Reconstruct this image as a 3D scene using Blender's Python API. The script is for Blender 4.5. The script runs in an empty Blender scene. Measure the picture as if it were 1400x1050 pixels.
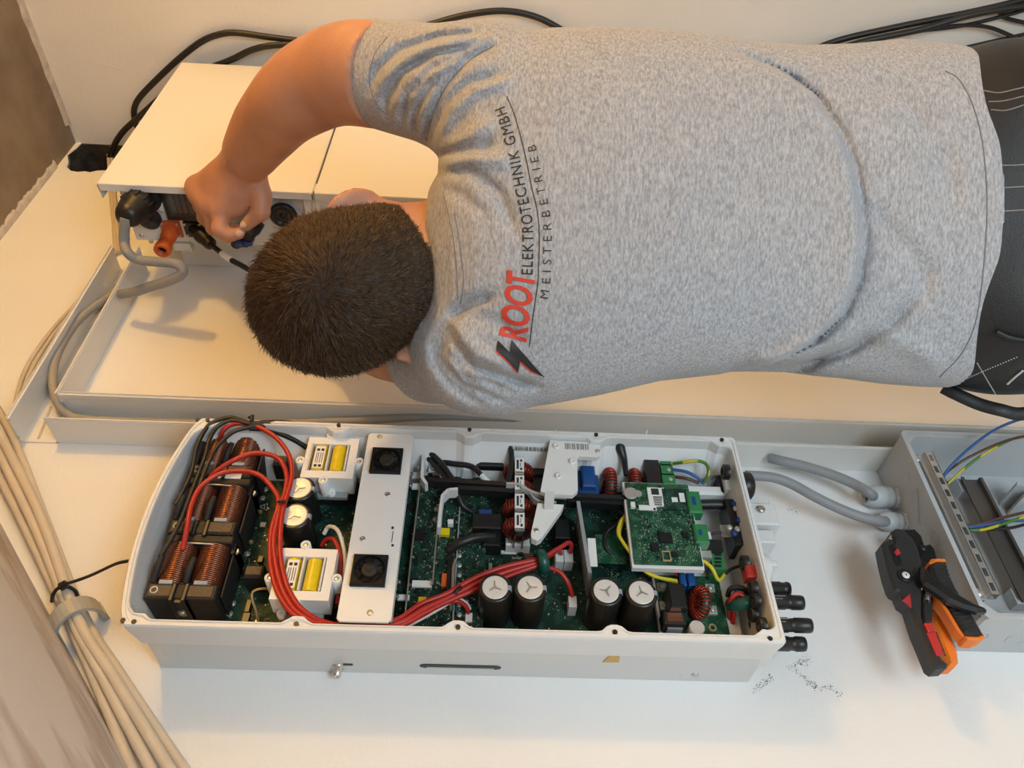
import bpy, bmesh, math, random
import numpy as np
from mathutils import Vector, Matrix
random.seed(4); np.random.seed(4)
scene = bpy.context.scene
COL = scene.collection
Z0 = 1.907                                  # height of the inverter's upper end above the floor

# ---------------------------------------------------------------- camera
CF = 1056.15                                # focal length in pixels of the 1400 px wide frame
CC = np.array([-0.41167568, -0.97418246, -0.40729617 + Z0])
CR = np.array([[0.00378486, -0.05062042, -0.99871079],
               [-0.71939059, 0.69357209, -0.03788054],
               [0.69459546, 0.71860652, -0.03379078]])
cam = bpy.data.cameras.new('camera'); cam_o = bpy.data.objects.new('camera', cam); COL.objects.link(cam_o)
cam.sensor_fit = 'HORIZONTAL'; cam.sensor_width = 36.0; cam.lens = CF / 1400 * 36.0
cam.clip_start = 0.02; cam.clip_end = 50
_m = Matrix.Identity(4)
for _i in range(3):
    _m[_i][0] = CR[0][_i]; _m[_i][1] = -CR[1][_i]; _m[_i][2] = -CR[2][_i]; _m[_i][3] = CC[_i]
cam_o.matrix_world = _m
scene.camera = cam_o

# ---------------------------------------------------------------- light and exposure
scene.view_settings.view_transform = 'Standard'; scene.view_settings.look = 'None'
scene.view_settings.gamma = 1.0; scene.view_settings.use_curve_mapping = False
scene.view_settings.exposure = 0.0
world = bpy.data.worlds.new('world'); scene.world = world; world.use_nodes = True
world.node_tree.nodes['Background'].inputs[0].default_value = (0.75, 0.87, 1.0, 1)
world.node_tree.nodes['Background'].inputs[1].default_value = 0.9
def light(name, kind, loc, col, energy, size=None, target=None, size_y=None):
    l = bpy.data.lights.new(name, kind); l.color = col; l.energy = energy
    if kind == 'POINT': l.shadow_soft_size = size
    if kind == 'AREA':
        l.shape = 'RECTANGLE'; l.size = size; l.size_y = size_y or size
    o = bpy.data.objects.new(name, l); COL.objects.link(o); o.location = loc
    if target is not None:
        o.rotation_euler = (Vector(target) - Vector(loc)).to_track_quat('-Z', 'Y').to_euler()
    return o
light('ceiling_bulb_light', 'POINT', (0.95, -1.84, Z0 + 0.46), (1.0, 0.56, 0.13), 31, 0.045)
light('gable_window_daylight', 'AREA', (-0.92, -1.90, 0.60), (0.70, 0.88, 1.0), 25.5, 0.95, (0.1, 0, 1.0), 0.75)

# ---------------------------------------------------------------- helpers
def W(u, w, h):            # u down from the inverter's upper end, w to the right, h out of the wall
    return Vector((w, -h, Z0 - u))
def ray(px, py):
    return CR.T @ np.array([(px - 700) / CF, (py - 525) / CF, 1.0])
def onh(px, py, h):        # measured photo point at distance h from the wall -> (u, w)
    d = ray(px, py); t = (-h - CC[1]) / d[1]; P = CC + t * d
    return Z0 - P[2], P[0]
def onw(px, py, w):        # measured photo point on a plane facing sideways -> (u, h)
    d = ray(px, py); t = (w - CC[0]) / d[0]; P = CC + t * d
    return Z0 - P[2], -P[1]
def onu(px, py, u):
    d = ray(px, py); t = (Z0 - u - CC[2]) / d[2]; P = CC + t * d
    return P[0], -P[1]
def PH(px, py, h):
    u, w = onh(px, py, h); return W(u, w, h)
def PW(px, py, w):
    u, h = onw(px, py, w); return W(u, w, h)
def CAMP(px, py, d):
    P = CC + ray(px, py) * d; return Vector(P)

WLOC = {}
def _place(o, parent, loc):
    WLOC[o.name] = Vector(loc)
    if parent is not None:
        o.parent = parent; o.location = Vector(loc) - WLOC[parent.name]
    else:
        o.location = Vector(loc)
def tag(o, label=None, cat=None, group=None, kind=None):
    if label: o['label'] = label
    if cat: o['category'] = cat
    if group: o['group'] = group
    if kind: o['kind'] = kind
    return o
def empty(name, loc, label=None, cat=None, group=None):
    o = bpy.data.objects.new(name, None); o.empty_display_size = 0.03
    COL.objects.link(o); _place(o, None, loc); return tag(o, label, cat, group)
class MB:
    """collects shapes given in world coordinates, then links them as one mesh"""
    def __init__(self): self.v = []; self.f = []; self.s = []
    def add(self, vs, fs, smooth=False):
        k = len(self.v); self.v += [tuple(p) for p in vs]
        self.f += [tuple(k + i for i in f) for f in fs]; self.s += [smooth] * len(fs); return self
    def hexa(self, p):     # 8 points: bottom ring 0-3, top ring 4-7
        return self.add(p, [(3,2,1,0),(4,5,6,7),(0,1,5,4),(1,2,6,5),(2,3,7,6),(3,0,4,7)])
    def box(self, u0, u1, w0, w1, h0, h1, top=0.0):   # top: inset of the outer face
        a = [W(u0,w0,h0),W(u1,w0,h0),W(u1,w1,h0),W(u0,w1,h0)]
        t = top
        b = [W(u0+t,w0+t,h1),W(u1-t,w0+t,h1),W(u1-t,w1-t,h1),W(u0+t,w1-t,h1)]
        return self.hexa(a + b)
    def bbox(self, u0, u1, w0, w1, h0, h1, r=0.002):  # box with chamfered outer edges
        self.box(u0,u1,w0,w1,h0,h1-r); return self.box(u0,u1,w0,w1,h1-r,h1,r)
    def prism(self, poly, h0, h1, fn=W):   # poly in (u,w)
        n = len(poly)
        vs = [fn(a,b,h0) for a,b in poly] + [fn(a,b,h1) for a,b in poly]
        return self.add(vs, [tuple(range(n))[::-1], tuple(range(n,2*n))] + [(i,(i+1)%n,n+(i+1)%n,n+i) for i in range(n)])
    def cyl(self, a, b, r0, r1=None, n=16, cap=True, smooth=True):
        a = Vector(a); b = Vector(b); r1 = r0 if r1 is None else r1
        d = (b-a).normalized(); x = d.orthogonal().normalized(); y = d.cross(x)
        vs = []
        for c, r in ((a,r0),(b,r1)):
            for i in range(n):
                t = 2*math.pi*i/n; vs.append(c + x*(r*math.cos(t)) + y*(r*math.sin(t)))
        self.add(vs, [(i,(i+1)%n,n+(i+1)%n,n+i) for i in range(n)], smooth)
        if cap: self.add(vs, [tuple(range(n))[::-1], tuple(range(n,2*n))])
        return self
    def lathe(self, a, d, prof, n=20, x=None):     # prof: (distance along d, radius)
        a = Vector(a); d = Vector(d).normalized(); x = d.orthogonal().normalized(); y = d.cross(x)
        vs = []
        for s, r in prof:
            for i in range(n):
                t = 2*math.pi*i/n; vs.append(a + d*s + x*(r*math.cos(t)) + y*(r*math.sin(t)))
        fs = []
        for k in range(len(prof)-1):
            fs += [(k*n+i,k*n+(i+1)%n,(k+1)*n+(i+1)%n,(k+1)*n+i) for i in range(n)]
        self.add(vs, fs, True)
        self.add(vs[:n], [tuple(range(n))[::-1]]); self.add(vs[-n:], [tuple(range(n))])
        return self
    def torus(self, c, d, R, r, n=20, m=8, sq=1.0):
        c = Vector(c); d = Vector(d).normalized(); x = d.orthogonal().normalized(); y = d.cross(x)
        vs = []
        for i in range(n):
            t = 2*math.pi*i/n; e = x*math.cos(t) + y*math.sin(t)
            for j in range(m):
                q = 2*math.pi*j/m; vs.append(c + e*(R + r*math.cos(q)) + d*(r*sq*math.sin(q)))
        return self.add(vs, [(i*m+j,((i+1)%n)*m+j,((i+1)%n)*m+(j+1)%m,i*m+(j+1)%m) for i in range(n) for j in range(m)], True)
    def tube(self, pts, r, n=8, sub=6, raw=False, flat=1.0, flat_dir=None):
        P = [Vector(p) for p in pts]
        if not raw and len(P) > 2: P = spline(P, sub)
        rr = r if hasattr(r, '__len__') else [r]*len(P)
        if len(rr) != len(P): rr = list(np.interp(np.linspace(0,1,len(P)), np.linspace(0,1,len(rr)), rr))
        T = [(P[min(i+1,len(P)-1)] - P[max(i-1,0)]).normalized() for i in range(len(P))]
        x = T[0].orthogonal().normalized() if flat_dir is None else (Vector(flat_dir) - T[0]*T[0].dot(Vector(flat_dir))).normalized()
        vs = []
        for i in range(len(P)):
            x = (x - T[i]*x.dot(T[i])).normalized(); y = T[i].cross(x)
            for k in range(n):
                t = 2*math.pi*k/n; vs.append(P[i] + x*(rr[i]*math.cos(t)*flat) + y*(rr[i]*math.sin(t)))
        fs = [(i*n+k,i*n+(k+1)%n,(i+1)*n+(k+1)%n,(i+1)*n+k) for i in range(len(P)-1) for k in range(n)]
        self.add(vs, fs, True); m = len(P)-1
        self.add(vs[:n], [tuple(range(n))[::-1]]); self.add(vs[m*n:], [tuple(range(n))])
        return self
    def build(self, name, mat, parent=None, label=None, cat=None, group=None, kind=None, loc=None):
        V = np.array(self.v, dtype=float)
        if loc is None: loc = (V.min(0) + V.max(0)) / 2
        loc = Vector(loc)
        me = bpy.data.meshes.new(name)
        me.from_pydata((V - np.array(loc)).tolist(), [], self.f)
        me.polygons.foreach_set('use_smooth', self.s)
        bm = bmesh.new(); bm.from_mesh(me); bmesh.ops.recalc_face_normals(bm, faces=bm.faces); bm.to_mesh(me); bm.free()
        me.materials.append(mat)
        o = bpy.data.objects.new(name, me); COL.objects.link(o); _place(o, parent, loc)
        return tag(o, label, cat, group, kind)
def spline(P, sub=6):
    P = [Vector(p) for p in P]; out = []
    Q = [P[0]*2 - P[1]] + P + [P[-1]*2 - P[-2]]
    for i in range(1, len(Q)-2):
        a, b, c, d = Q[i-1], Q[i], Q[i+1], Q[i+2]
        for k in range(sub):
            t = k/sub
            out.append(0.5*((b*2) + (c-a)*t + (a*2-b*5+c*4-d)*t*t + (b*3-a-c*3+d)*t*t*t))
    out.append(P[-1]); return out
def shift_copy(root, delta):
    """a thing or part with its children, moved"""
    c = root.copy(); COL.objects.link(c); WLOC[c.name] = WLOC[root.name] + Vector(delta)
    c.location = root.location + Vector(delta)
    for ch in list(root.children):
        d = ch.copy(); COL.objects.link(d); d.parent = c; WLOC[d.name] = WLOC[ch.name] + Vector(delta)
    return c

# ---------------------------------------------------------------- materials
def mat(name, col, rough=0.5, metal=0.0, var=0.0, vscale=30.0, bump=0.0, bscale=200.0, spec=0.5, coat=0.0, col2=None, stretch=None, detail=4.0, trans=0.0, alpha=1.0, sss=0.0):
    m = bpy.data.materials.new(name); m.use_nodes = True
    nt = m.node_tree; b = nt.nodes['Principled BSDF']
    b.inputs['Base Color'].default_value = (*col, 1); b.inputs['Roughness'].default_value = rough
    b.inputs['Metallic'].default_value = metal; b.inputs['Specular IOR Level'].default_value = spec
    b.inputs['Coat Weight'].default_value = coat; b.inputs['Transmission Weight'].default_value = trans
    b.inputs['Alpha'].default_value = alpha
    if sss: b.inputs['Subsurface Weight'].default_value = sss; b.inputs['Subsurface Radius'].default_value = (0.01, 0.004, 0.002)
    tc = nt.nodes.new('ShaderNodeTexCoord'); co = tc.outputs['Object']
    if stretch:
        mp = nt.nodes.new('ShaderNodeMapping'); mp.inputs['Scale'].default_value = stretch
        nt.links.new(co, mp.inputs['Vector']); co = mp.outputs['Vector']
    if var or col2:
        n = nt.nodes.new('ShaderNodeTexNoise'); n.inputs['Scale'].default_value = vscale; n.inputs['Detail'].default_value = detail
        nt.links.new(co, n.inputs['Vector'])
        r = nt.nodes.new('ShaderNodeValToRGB'); r.color_ramp.elements[0].position = 0.3; r.color_ramp.elements[1].position = 0.7
        c2 = col2 or tuple(min(1, c*(1+var)) for c in col); c1 = col if col2 else tuple(c*(1-var) for c in col)
        r.color_ramp.elements[0].color = (*c1, 1); r.color_ramp.elements[1].color = (*c2, 1)
        nt.links.new(n.outputs['Fac'], r.inputs['Fac']); nt.links.new(r.outputs['Color'], b.inputs['Base Color'])
    if bump:
        n2 = nt.nodes.new('ShaderNodeTexNoise'); n2.inputs['Scale'].default_value = bscale; n2.inputs['Detail'].default_value = 3
        nt.links.new(co, n2.inputs['Vector'])
        bp = nt.nodes.new('ShaderNodeBump'); bp.inputs['Strength'].default_value = bump; bp.inputs['Distance'].default_value = 0.002
        nt.links.new(n2.outputs['Fac'], bp.inputs['Height']); nt.links.new(bp.outputs['Normal'], b.inputs['Normal'])
    return m
M = {}
M['wall'] = mat('wall_paint', (0.83, 0.82, 0.80), 0.8, var=0.02, vscale=6, bump=0.35, bscale=180)
M['wall2'] = mat('side_wall_paint', (0.88, 0.85, 0.80), 0.85, var=0.03, vscale=5, bump=0.4, bscale=120)
M['slope'] = mat('rough_plaster', (0.47, 0.385, 0.32), 0.9, col2=(0.68, 0.62, 0.58), vscale=4.5, bump=0.6, bscale=60, stretch=(1, 2.2, 1), detail=6)
for _n in M['slope'].node_tree.nodes:
    if _n.type == 'VALTORGB': _n.color_ramp.elements[0].position = 0.40; _n.color_ramp.elements[1].position = 0.52
M['ceil'] = mat('ceiling_board', (0.24, 0.17, 0.11), 0.9, col2=(0.33, 0.25, 0.17), vscale=14, bump=0.5, bscale=150)
M['filler'] = mat('joint_filler', (0.62, 0.55, 0.47), 0.9, var=0.15, vscale=40, bump=0.8, bscale=150)
M['hole'] = mat('shade_dark_masonry', (0.02, 0.017, 0.015), 0.95, col2=(0.075, 0.065, 0.055), vscale=40, bump=1.0, bscale=60)  # broken masonry, coloured near black to stand in for the hole's shade
M['floor'] = mat('floor_screed', (0.62, 0.60, 0.57), 0.85, var=0.1, vscale=4, bump=0.2)
M['pvc'] = mat('white_pvc', (0.78, 0.76, 0.72), 0.45)
M['cover'] = mat('white_powder_coat', (0.83, 0.82, 0.79), 0.4, bump=0.05, bscale=600)
M['panelw'] = mat('light_grey_plate', (0.68, 0.68, 0.67), 0.5)
M['beige'] = mat('beige_cable', (0.60, 0.53, 0.43), 0.55, var=0.06, vscale=30)
M['gcab'] = mat('grey_cable_sheath', (0.27, 0.28, 0.29), 0.5, var=0.05)
M['gcab2'] = mat('dull_grey_cable', (0.33, 0.32, 0.30), 0.5, var=0.06)
M['blk'] = mat('black_plastic', (0.012, 0.012, 0.013), 0.38)
M['blkm'] = mat('black_matt', (0.016, 0.015, 0.015), 0.65, bump=0.15, bscale=300)
M['blkr'] = mat('black_rubber_cable', (0.014, 0.014, 0.014), 0.42)
M['orange'] = mat('orange_plastic', (0.62, 0.115, 0.025), 0.45)
M['orange2'] = mat('bright_orange_grip', (0.88, 0.21, 0.02), 0.5, bump=0.1, bscale=300)
M['blue'] = mat('blue_plastic', (0.012, 0.05, 0.24), 0.4)
M['grey'] = mat('grey_plastic', (0.30, 0.31, 0.32), 0.45)
M['lgrey'] = mat('pale_grey_plastic', (0.52, 0.54, 0.55), 0.4)
M['jgrey'] = mat('light_grey_box_plastic', (0.50, 0.52, 0.53), 0.45)
M['clipg'] = mat('grey_clip_plastic', (0.40, 0.39, 0.35), 0.45)
M['steel'] = mat('steel', (0.62, 0.61, 0.59), 0.32, 1.0)
M['zinc'] = mat('zinc_plated_rail', (0.66, 0.66, 0.65), 0.38, 0.8, bump=0.05, bscale=400)
M['dzinc'] = mat('dark_steel_rail', (0.17, 0.16, 0.15), 0.35, 0.7)
M['smoke'] = mat('smoked_clear_plastic', (0.10, 0.10, 0.09), 0.12, alpha=0.6)
M['clear'] = mat('clear_plastic', (0.75, 0.76, 0.74), 0.15, alpha=0.55)
M['white'] = mat('white_plastic', (0.80, 0.80, 0.78), 0.42)
M['wred'] = mat('red_wire', (0.42, 0.022, 0.016), 0.38)
M['wblue'] = mat('blue_wire', (0.035, 0.12, 0.36), 0.4)
M['wbrown'] = mat('brown_wire', (0.10, 0.045, 0.03), 0.4)
M['wwhite'] = mat('white_wire', (0.75, 0.75, 0.72), 0.4)
M['wyel'] = mat('yellow_wire', (0.70, 0.55, 0.03), 0.45)
def striped(name, c1, c2, axis, scale):
    m = mat(name, c1, 0.4); nt = m.node_tree; b = nt.nodes['Principled BSDF']
    w = nt.nodes.new('ShaderNodeTexWave'); w.bands_direction = axis; w.inputs['Scale'].default_value = scale
    tc = nt.nodes.new('ShaderNodeTexCoord'); nt.links.new(tc.outputs['Object'], w.inputs['Vector'])
    r = nt.nodes.new('ShaderNodeValToRGB'); r.color_ramp.interpolation = 'CONSTANT'
    r.color_ramp.elements[0].color = (*c1, 1); r.color_ramp.elements[1].color = (*c2, 1); r.color_ramp.elements[1].position = 0.5
    nt.links.new(w.outputs['Fac'], r.inputs['Fac']); nt.links.new(r.outputs['Color'], b.inputs['Base Color']); return m
M['wgy'] = striped('green_yellow_wire', (0.55, 0.48, 0.02), (0.07, 0.20, 0.03), 'DIAGONAL', 12)

# ---------------------------------------------------------------- the room
WR = 1.273                                   # right wall
UC = -0.588                                  # ceiling
def slope_u(w): return -0.2835 + (0.2146 - w) * 0.912
WS = 0.2146 + (-0.2835 - UC) / 0.912         # where the slope meets the ceiling
WF = 0.2146 - (Z0 + 0.2835) / 0.912          # where it meets the floor
YB = -1.95
# main wall with the broken hole in its upper right corner
notch = [(-0.574, WR), (-0.578, 1.245), (-0.585, 1.215), (-0.571, 1.187), (-0.566, 1.164), (-0.552, 1.150), (-0.535, 1.146), (-0.52, 1.150), (-0.508, 1.147),
         (-0.495, 1.155), (-0.478, 1.158), (-0.46, 1.15), (-0.44, 1.16), (-0.42, 1.18), (-0.405, 1.22), (-0.40, WR)]
poly = [(UC, WS), (UC, WR)] + notch + [(Z0, WR), (Z0, WF)]
m = MB(); m.prism(poly, -0.12, 0.0); m.build('wall_main', M['wall'], kind='structure')
m = MB(); m.box(-0.60, -0.38, 1.13, WR + 0.02, -0.13, -0.075); m.build('wall_recess', M['hole'], kind='structure')  # back of the hole, its darkness painted in
m = MB(); P_in = [(-.49 + (u+.49)*.955, min(WR-.001, 1.215 + (w-1.215)*.94)) for u, w in notch]; vs = []
for u, w in P_in: vs += [W(u, w, -.115), W(u + random.uniform(-.002,.002), w + random.uniform(-.001,.002), .0005)]
m.add(vs, [(2*i, 2*i+1, 2*i+3, 2*i+2) for i in range(len(notch)-1)]); m.box(-.60, -.39, WR-.004, WR, -.115, -.0015); m.build('wall_shade_lining', M['hole'], kind='structure')  # dark lining added over the pale wall edges as painted shade
m = MB(); m.add([(WR, 0.12, 0), (WR, YB, 0), (WR, YB, Z0 - UC), (WR, 0.12, Z0 - UC), (WR+.12, 0.12, 0), (WR+.12, YB, 0), (WR+.12, YB, Z0 - UC), (WR+.12, 0.12, Z0 - UC)],
    [(0,1,2,3),(7,6,5,4),(0,4,5,1),(1,5,6,2),(2,6,7,3),(3,7,4,0)]); m.build('wall_right', M['wall2'], kind='structure')
m = MB(); m.box(UC - 0.12, UC, WS, WR + .12, -0.12, -YB); m.build('ceiling', M['ceil'], kind='structure')
m = MB(); a = 0.12
m.prism([(UC, WS), (UC - 0.12, WS), (Z0 - 0.12, WF - 0.12), (Z0, WF)], -0.12, -YB); m.build('wall_slope', M['slope'], kind='structure')
m = MB(); m.box(Z0, Z0 + 0.1, WF - 0.2, WR + .12, -0.12, -YB); m.build('floor', M['floor'], kind='structure')
# gable wall behind with a window opening
zs = (0.20, 1.00); xs = (-1.40, -0.44)
m = MB()
def ybox(x0, x1, z0, z1, y0, y1, mb):
    mb.hexa([(x0,y0,z0),(x1,y0,z0),(x1,y1,z0),(x0,y1,z0),(x0,y0,z1),(x1,y0,z1),(x1,y1,z1),(x0,y1,z1)])
ybox(WF-.2, xs[0], 0, Z0-UC, YB-.12, YB, m); ybox(xs[1], WR+.12, 0, Z0-UC, YB-.12, YB, m)
ybox(xs[0], xs[1], 0, zs[0], YB-.12, YB, m); ybox(xs[0], xs[1], zs[1], Z0-UC, YB-.12, YB, m)
m.build('wall_back', M['wall'], kind='structure')
# rough filler strips where the ceiling meets the walls
def strip(name, p0, p1, width_dir, wid, out_dir, thick, n=70, jag=0.2):
    m = MB(); p0 = Vector(p0); p1 = Vector(p1); wd = Vector(width_dir); od = Vector(out_dir); vs = []; fs = []
    for i in range(n+1):
        q = p0.lerp(p1, i/n); ww = wid*(1 + jag*(random.random()-0.5)*2)
        vs += [q, q + od*thick, q + wd*ww*0.7 + od*thick*0.8, q + wd*ww]
    for i in range(n):
        for k in range(3): fs.append((4*i+k, 4*i+k+1, 4*i+5+k, 4*i+4+k))
    m.add(vs, fs); return m.build(name, M['filler'], kind='structure')
strip('trim_1', (WS, -0.0005, Z0-UC), (1.16, -0.0005, Z0-UC), (0, -1, 0), 0.017, (0, 0, -1), 0.004)
strip('trim_2', (WR-.0005, -0.05, Z0-UC), (WR-.0005, -1.5, Z0-UC), (-1, 0, 0), 0.016, (0, 0, -1), 0.007, 60)

# ---------------------------------------------------------------- cable duct, two runs
def duct(run, a0, a1, c0, c1, label, end0=0.0, end1=0.0):
    """run 'u': along u from a0 to a1 between w=c0 and w=c1; run 'w': along w between u=c0 and u=c1.  end0/1: slanted cut of the two side walls"""
    root = empty('cable_duct', W(a0, c0, 0) if run == 'u' else W(c0, a0, 0), label, 'cable duct', 'open white cable ducts on the wall')
    fn = (lambda a, c, h: W(a, c, h)) if run == 'u' else (lambda a, c, h: W(c, a, h))
    def bx(a0, a1, c0, c1, h0, h1, sl0=0, sl1=0):
        mb.hexa([fn(a0,c0,h0),fn(a1,c0,h0),fn(a1,c1,h0),fn(a0,c1,h0),fn(a0-sl0,c0,h1),fn(a1+sl1,c0,h1),fn(a1+sl1,c1,h1),fn(a0-sl0,c1,h1)])
    H = 0.055; t = 0.002
    mb = MB(); bx(a0, a1, c0, c1, 0.0005, 0.0025); mb.build('base_plate', M['pvc'], root)
    for c, s, e in ((c0, 1, end0), (c1, -1, end1)):
        aa = a0 + e
        mb = MB(); bx(aa, a1, c, c + s*t, 0.0025, H)
        sw = mb.build('side_wall', M['pvc'], root)
        mb = MB(); bx(aa, a1, c - s*0.001, c + s*0.0045, H, H+0.002); bx(aa, a1, c, c + s*0.001, H+.002, H+0.005); bx(aa, a1, c + s*0.003, c + s*0.0045, H-0.006, H)
        mb.build('edge_lip', M['pvc'], sw)
    return root
duct('u', -0.262, 1.62, 0.363, 0.419, 'white open cable duct running down the wall behind the open inverter')
duct('w', 0.362, 0.80, -0.318, -0.264, 'white open cable duct leading from the white battery unit to the ceiling corner', 0.0, 0.055)

# ---------------------------------------------------------------- cables on the wall
def cable(name, pts, r, mt, label, cat='cable', group=None, n=10, sub=8):
    m = MB(); m.tube(pts, r, n, sub); return m.build(name, mt, None, label, cat, group)
def hpts(L, h):
    return [PH(x, y, (h[i] if hasattr(h, '__len__') else h)) for i, (x, y) in enumerate(L)]
B = [([(-90,480),(0,652),(58,770),(95,850),(128,925),(180,1050),(225,1160)], .026, .0065, 'beige cable nearest the sloped plaster in the tied bundle'),
     ([(-90,440),(0,622),(52,730),(100,848),(140,925),(206,1050),(250,1130)], .036, .0068, 'thick beige cable in the middle of the tied bundle'),
     ([(-90,400),(0,592),(55,705),(106,845),(155,925),(228,1045),(270,1110)], .040, .0068, 'beige cable lying on top of the tied bundle'),
     ([(-70,500),(0,610),(48,720),(96,838),(146,930),(195,1050),(225,1110)], .016, .006, 'beige cable lying underneath the tied bundle'),
     ([(-30,520),(14,590),(60,705),(113,838),(165,922),(248,1046),(290,1105)], .018, .006, 'thin beige cable at the wall side of the tied bundle')]
for L, h, r, lab in B:
    ext0 = [W(-.60, .655 + r*2, h), W(-.53, .575, h)]; ext1 = [W(.36 + (h-.026)*.5, -.42, h), W(.90 + (h-.026)*.5, -1.02, h), W(1.50, -1.68, h)]
    cable('beige_cable', ext0 + hpts(L, h) + ext1, r, M['beige'], lab, 'cable', 'beige cables tied along the slope')
cable('thin_cable', hpts([(176,325),(150,352),(112,405),(72,450),(38,500),(22,548),(16,600)], [.004,.006,.010,.014,.015,.012,.012]), .0035, M['beige'], 'thin beige cable curving along the outside of the short duct')
cable('thin_cable', hpts([(172,330),(148,358),(108,415),(70,462),(40,512),(26,560),(24,610)], [.004,.006,.010,.014,.015,.012,.012]), .0035, M['beige'], 'second thin beige cable beside the outer wall of the short duct')
for k, x in enumerate((148, 152.5)):
    cable('thin_cable', hpts([(x-1,200),(x+1,225),(x+3,262),(x+7,300),(x+10,345)], [-.05,-.01,.006,.008,.006]), .0042, M['beige'], ['beige cable coming out of the broken wall hole', 'flat twin of the beige cable coming out of the wall hole'][k])
cable('cross_wire', hpts([(70,556),(53,600)], .002), .0022, M['beige'], 'short beige wire lying across the duct corner')
cable('thin_wire', hpts([(31,602),(55,604),(80,605.5)], .001), .0010, M['grey'], 'hair-thin dark wire on the wall below the duct corner')
# clip and cable tie on the bundle
cl = empty('cable_clip', PH(100, 850, 0), 'grey plastic saddle clip holding the tied cable bundle', 'clip')
u0, w0 = onh(104, 846, 0.03)
ax = Vector((W(0.912,-1,0)-W(0,0,0))).normalized()         # along the bundle
pr = Vector((W(1,0.912,0)-W(0,0,0))).normalized()          # across
ou = Vector((0,-1,0)); c0 = PH(112, 858, 0.0)
m = MB(); ring = []
for s in (-0.011, 0.011):
    for k in range(15):
        t = math.pi*k/14; ring.append(c0 + ax*s + pr*(-math.cos(t)*0.031) + ou*(0.014 + 0.040*math.sin(t)))
    for k in range(15):
        t = math.pi*(1-k/14); ring.append(c0 + ax*s + pr*(-math.cos(t)*0.026) + ou*(0.014 + 0.035*math.sin(t)))
fs = [tuple(range(30))[::-1], tuple(range(30,60))] + [(i,(i+1)%30,30+(i+1)%30,30+i) for i in range(30)]
m.add(ring, fs); m.build('saddle', M['clipg'], cl)
for s in (-1, 1):
    b = c0 + pr*0.0285*s; m = MB()
    m.hexa([b - ax*.011 - pr*.004, b + ax*.011 - pr*.004, b + ax*.011 + pr*.004, b - ax*.011 + pr*.004]
           + [q + ou*.0155 for q in (b - ax*.011 - pr*.004, b + ax*.011 - pr*.004, b + ax*.011 + pr*.004, b - ax*.011 + pr*.004)])
    m.build('foot', M['clipg'], cl)
tie = empty('cable_tie', PH(84, 812, 0.03), 'black cable tie around the beige bundle with a long loose tail', 'cable tie')
m = MB()
m.tube([PH(71,822,.03), PH(73,812,.045), PH(80,804,.052), PH(92,802,.05), PH(103,808,.04), PH(107,820,.025)], .0025, 6)
m.build('loop', M['blk'], tie)
m = MB(); c = PH(86,801,.054); m.tube([PH(82,803,.053), PH(91,798,.056)], .0055, 4); m.build('head', M['blk'], tie)
m = MB(); m.tube([PH(88,799,.056), PH(110,792,.062), PH(130,784,.070), PH(158,771,.08), PH(175,767,.085)], .0026, 6, 6, False, .4, (0,-1,.2)); m.build('tail', M['blk'], tie)
# cables in and beside the ducts
cable('grey_cable', hpts([(170,384),(150,405),(128,420),(105,440),(88,465),(76,492),(72,520),(78,548),(95,568),(125,574),(200,577),(330,580),(480,575),(600,569),(720,572)],
      [.025,.03,.035,.036,.036,.036,.036,.032,.028,.026,.024,.024,.028,.034,.03]), .0070, M['gcab2'], 'thick grey cable bending round the corner inside the open duct', n=12)
cable('grey_cable', hpts([(160,392),(140,412),(118,428),(96,450),(80,478),(70,508),(72,535),(84,556),(110,572),(200,580),(330,584)],
      [.014]*11), .0060, M['gcab2'], 'lower grey cable lying deep in the open duct', n=10)
RWX = WR
def rpts(L, off):       # points on the right wall, off metres in front of it
    return [PW(x, y, RWX - (off[i] if hasattr(off, '__len__') else off)) for i, (x, y) in enumerate(L)]
def fall(off, h): return [W(1.45, WR - off, h), W(1.72, WR - off, h - .02), W(Z0 - .012, WR - off - .03, h + .05), W(Z0 - .012, WR - off - .05, h + .5)]
start = lambda k: [W(.48, 1.14 + .03*k, .17), W(.53, 1.18 + .02*k, .17), W(.56, WR - .03, .20)]
BLK = [([(189,178),(184,162),(184,147),(192,132),(215,108),(245,80),(275,57),(300,47),(325,45),(370,51),(420,57),(480,62),(540,48),(590,33),(640,20),(690,15),(735,24),(778,47),(820,75),(880,100),(960,108),(1040,90),(1100,72),(1150,54),(1230,36),(1320,18),(1400,0),(1460,-14)], .012, .0066, None, 'black cable looping over the white battery unit, behind the shoulder and along the side wall'),
       ([(150,215),(158,195),(170,178),(190,160),(230,125),(270,100),(315,82),(345,68),(375,62),(420,62),(500,72),(620,90),(760,112),(880,118),(960,112),(1040,95),(1110,78),(1180,57),(1260,40),(1330,20),(1400,8),(1460,-4)], .028, .0066, None, 'black cable rising from behind the battery unit past the upper arm'),
       ([(900,112),(1000,100),(1080,88),(1160,62),(1240,45),(1310,36),(1360,25),(1400,14),(1450,0)], .010, .0040, 0, 'thin black cable under the thick pair on the side wall'),
       ([(900,116),(1000,104),(1080,92),(1180,60),(1250,44),(1310,35),(1350,37),(1380,48),(1405,60),(1450,84)], .018, .0040, 1, 'thin black cable arching down beside the thick pair'),
       ([(900,122),(1050,118),(1200,95),(1250,85),(1295,71),(1350,58),(1400,47),(1450,36)], .010, .0040, 2, 'lone thin black cable above the trouser waistband')]
for k, (L, off, r, st, lab) in enumerate(BLK):
    cable('black_cable', ([] if st is None else start(st)) + rpts(L, off) + fall(off, (.50,.46,.40,.20,.30)[k]), r, M['blkr'], lab, 'cable', 'black cables on the side wall')
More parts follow.
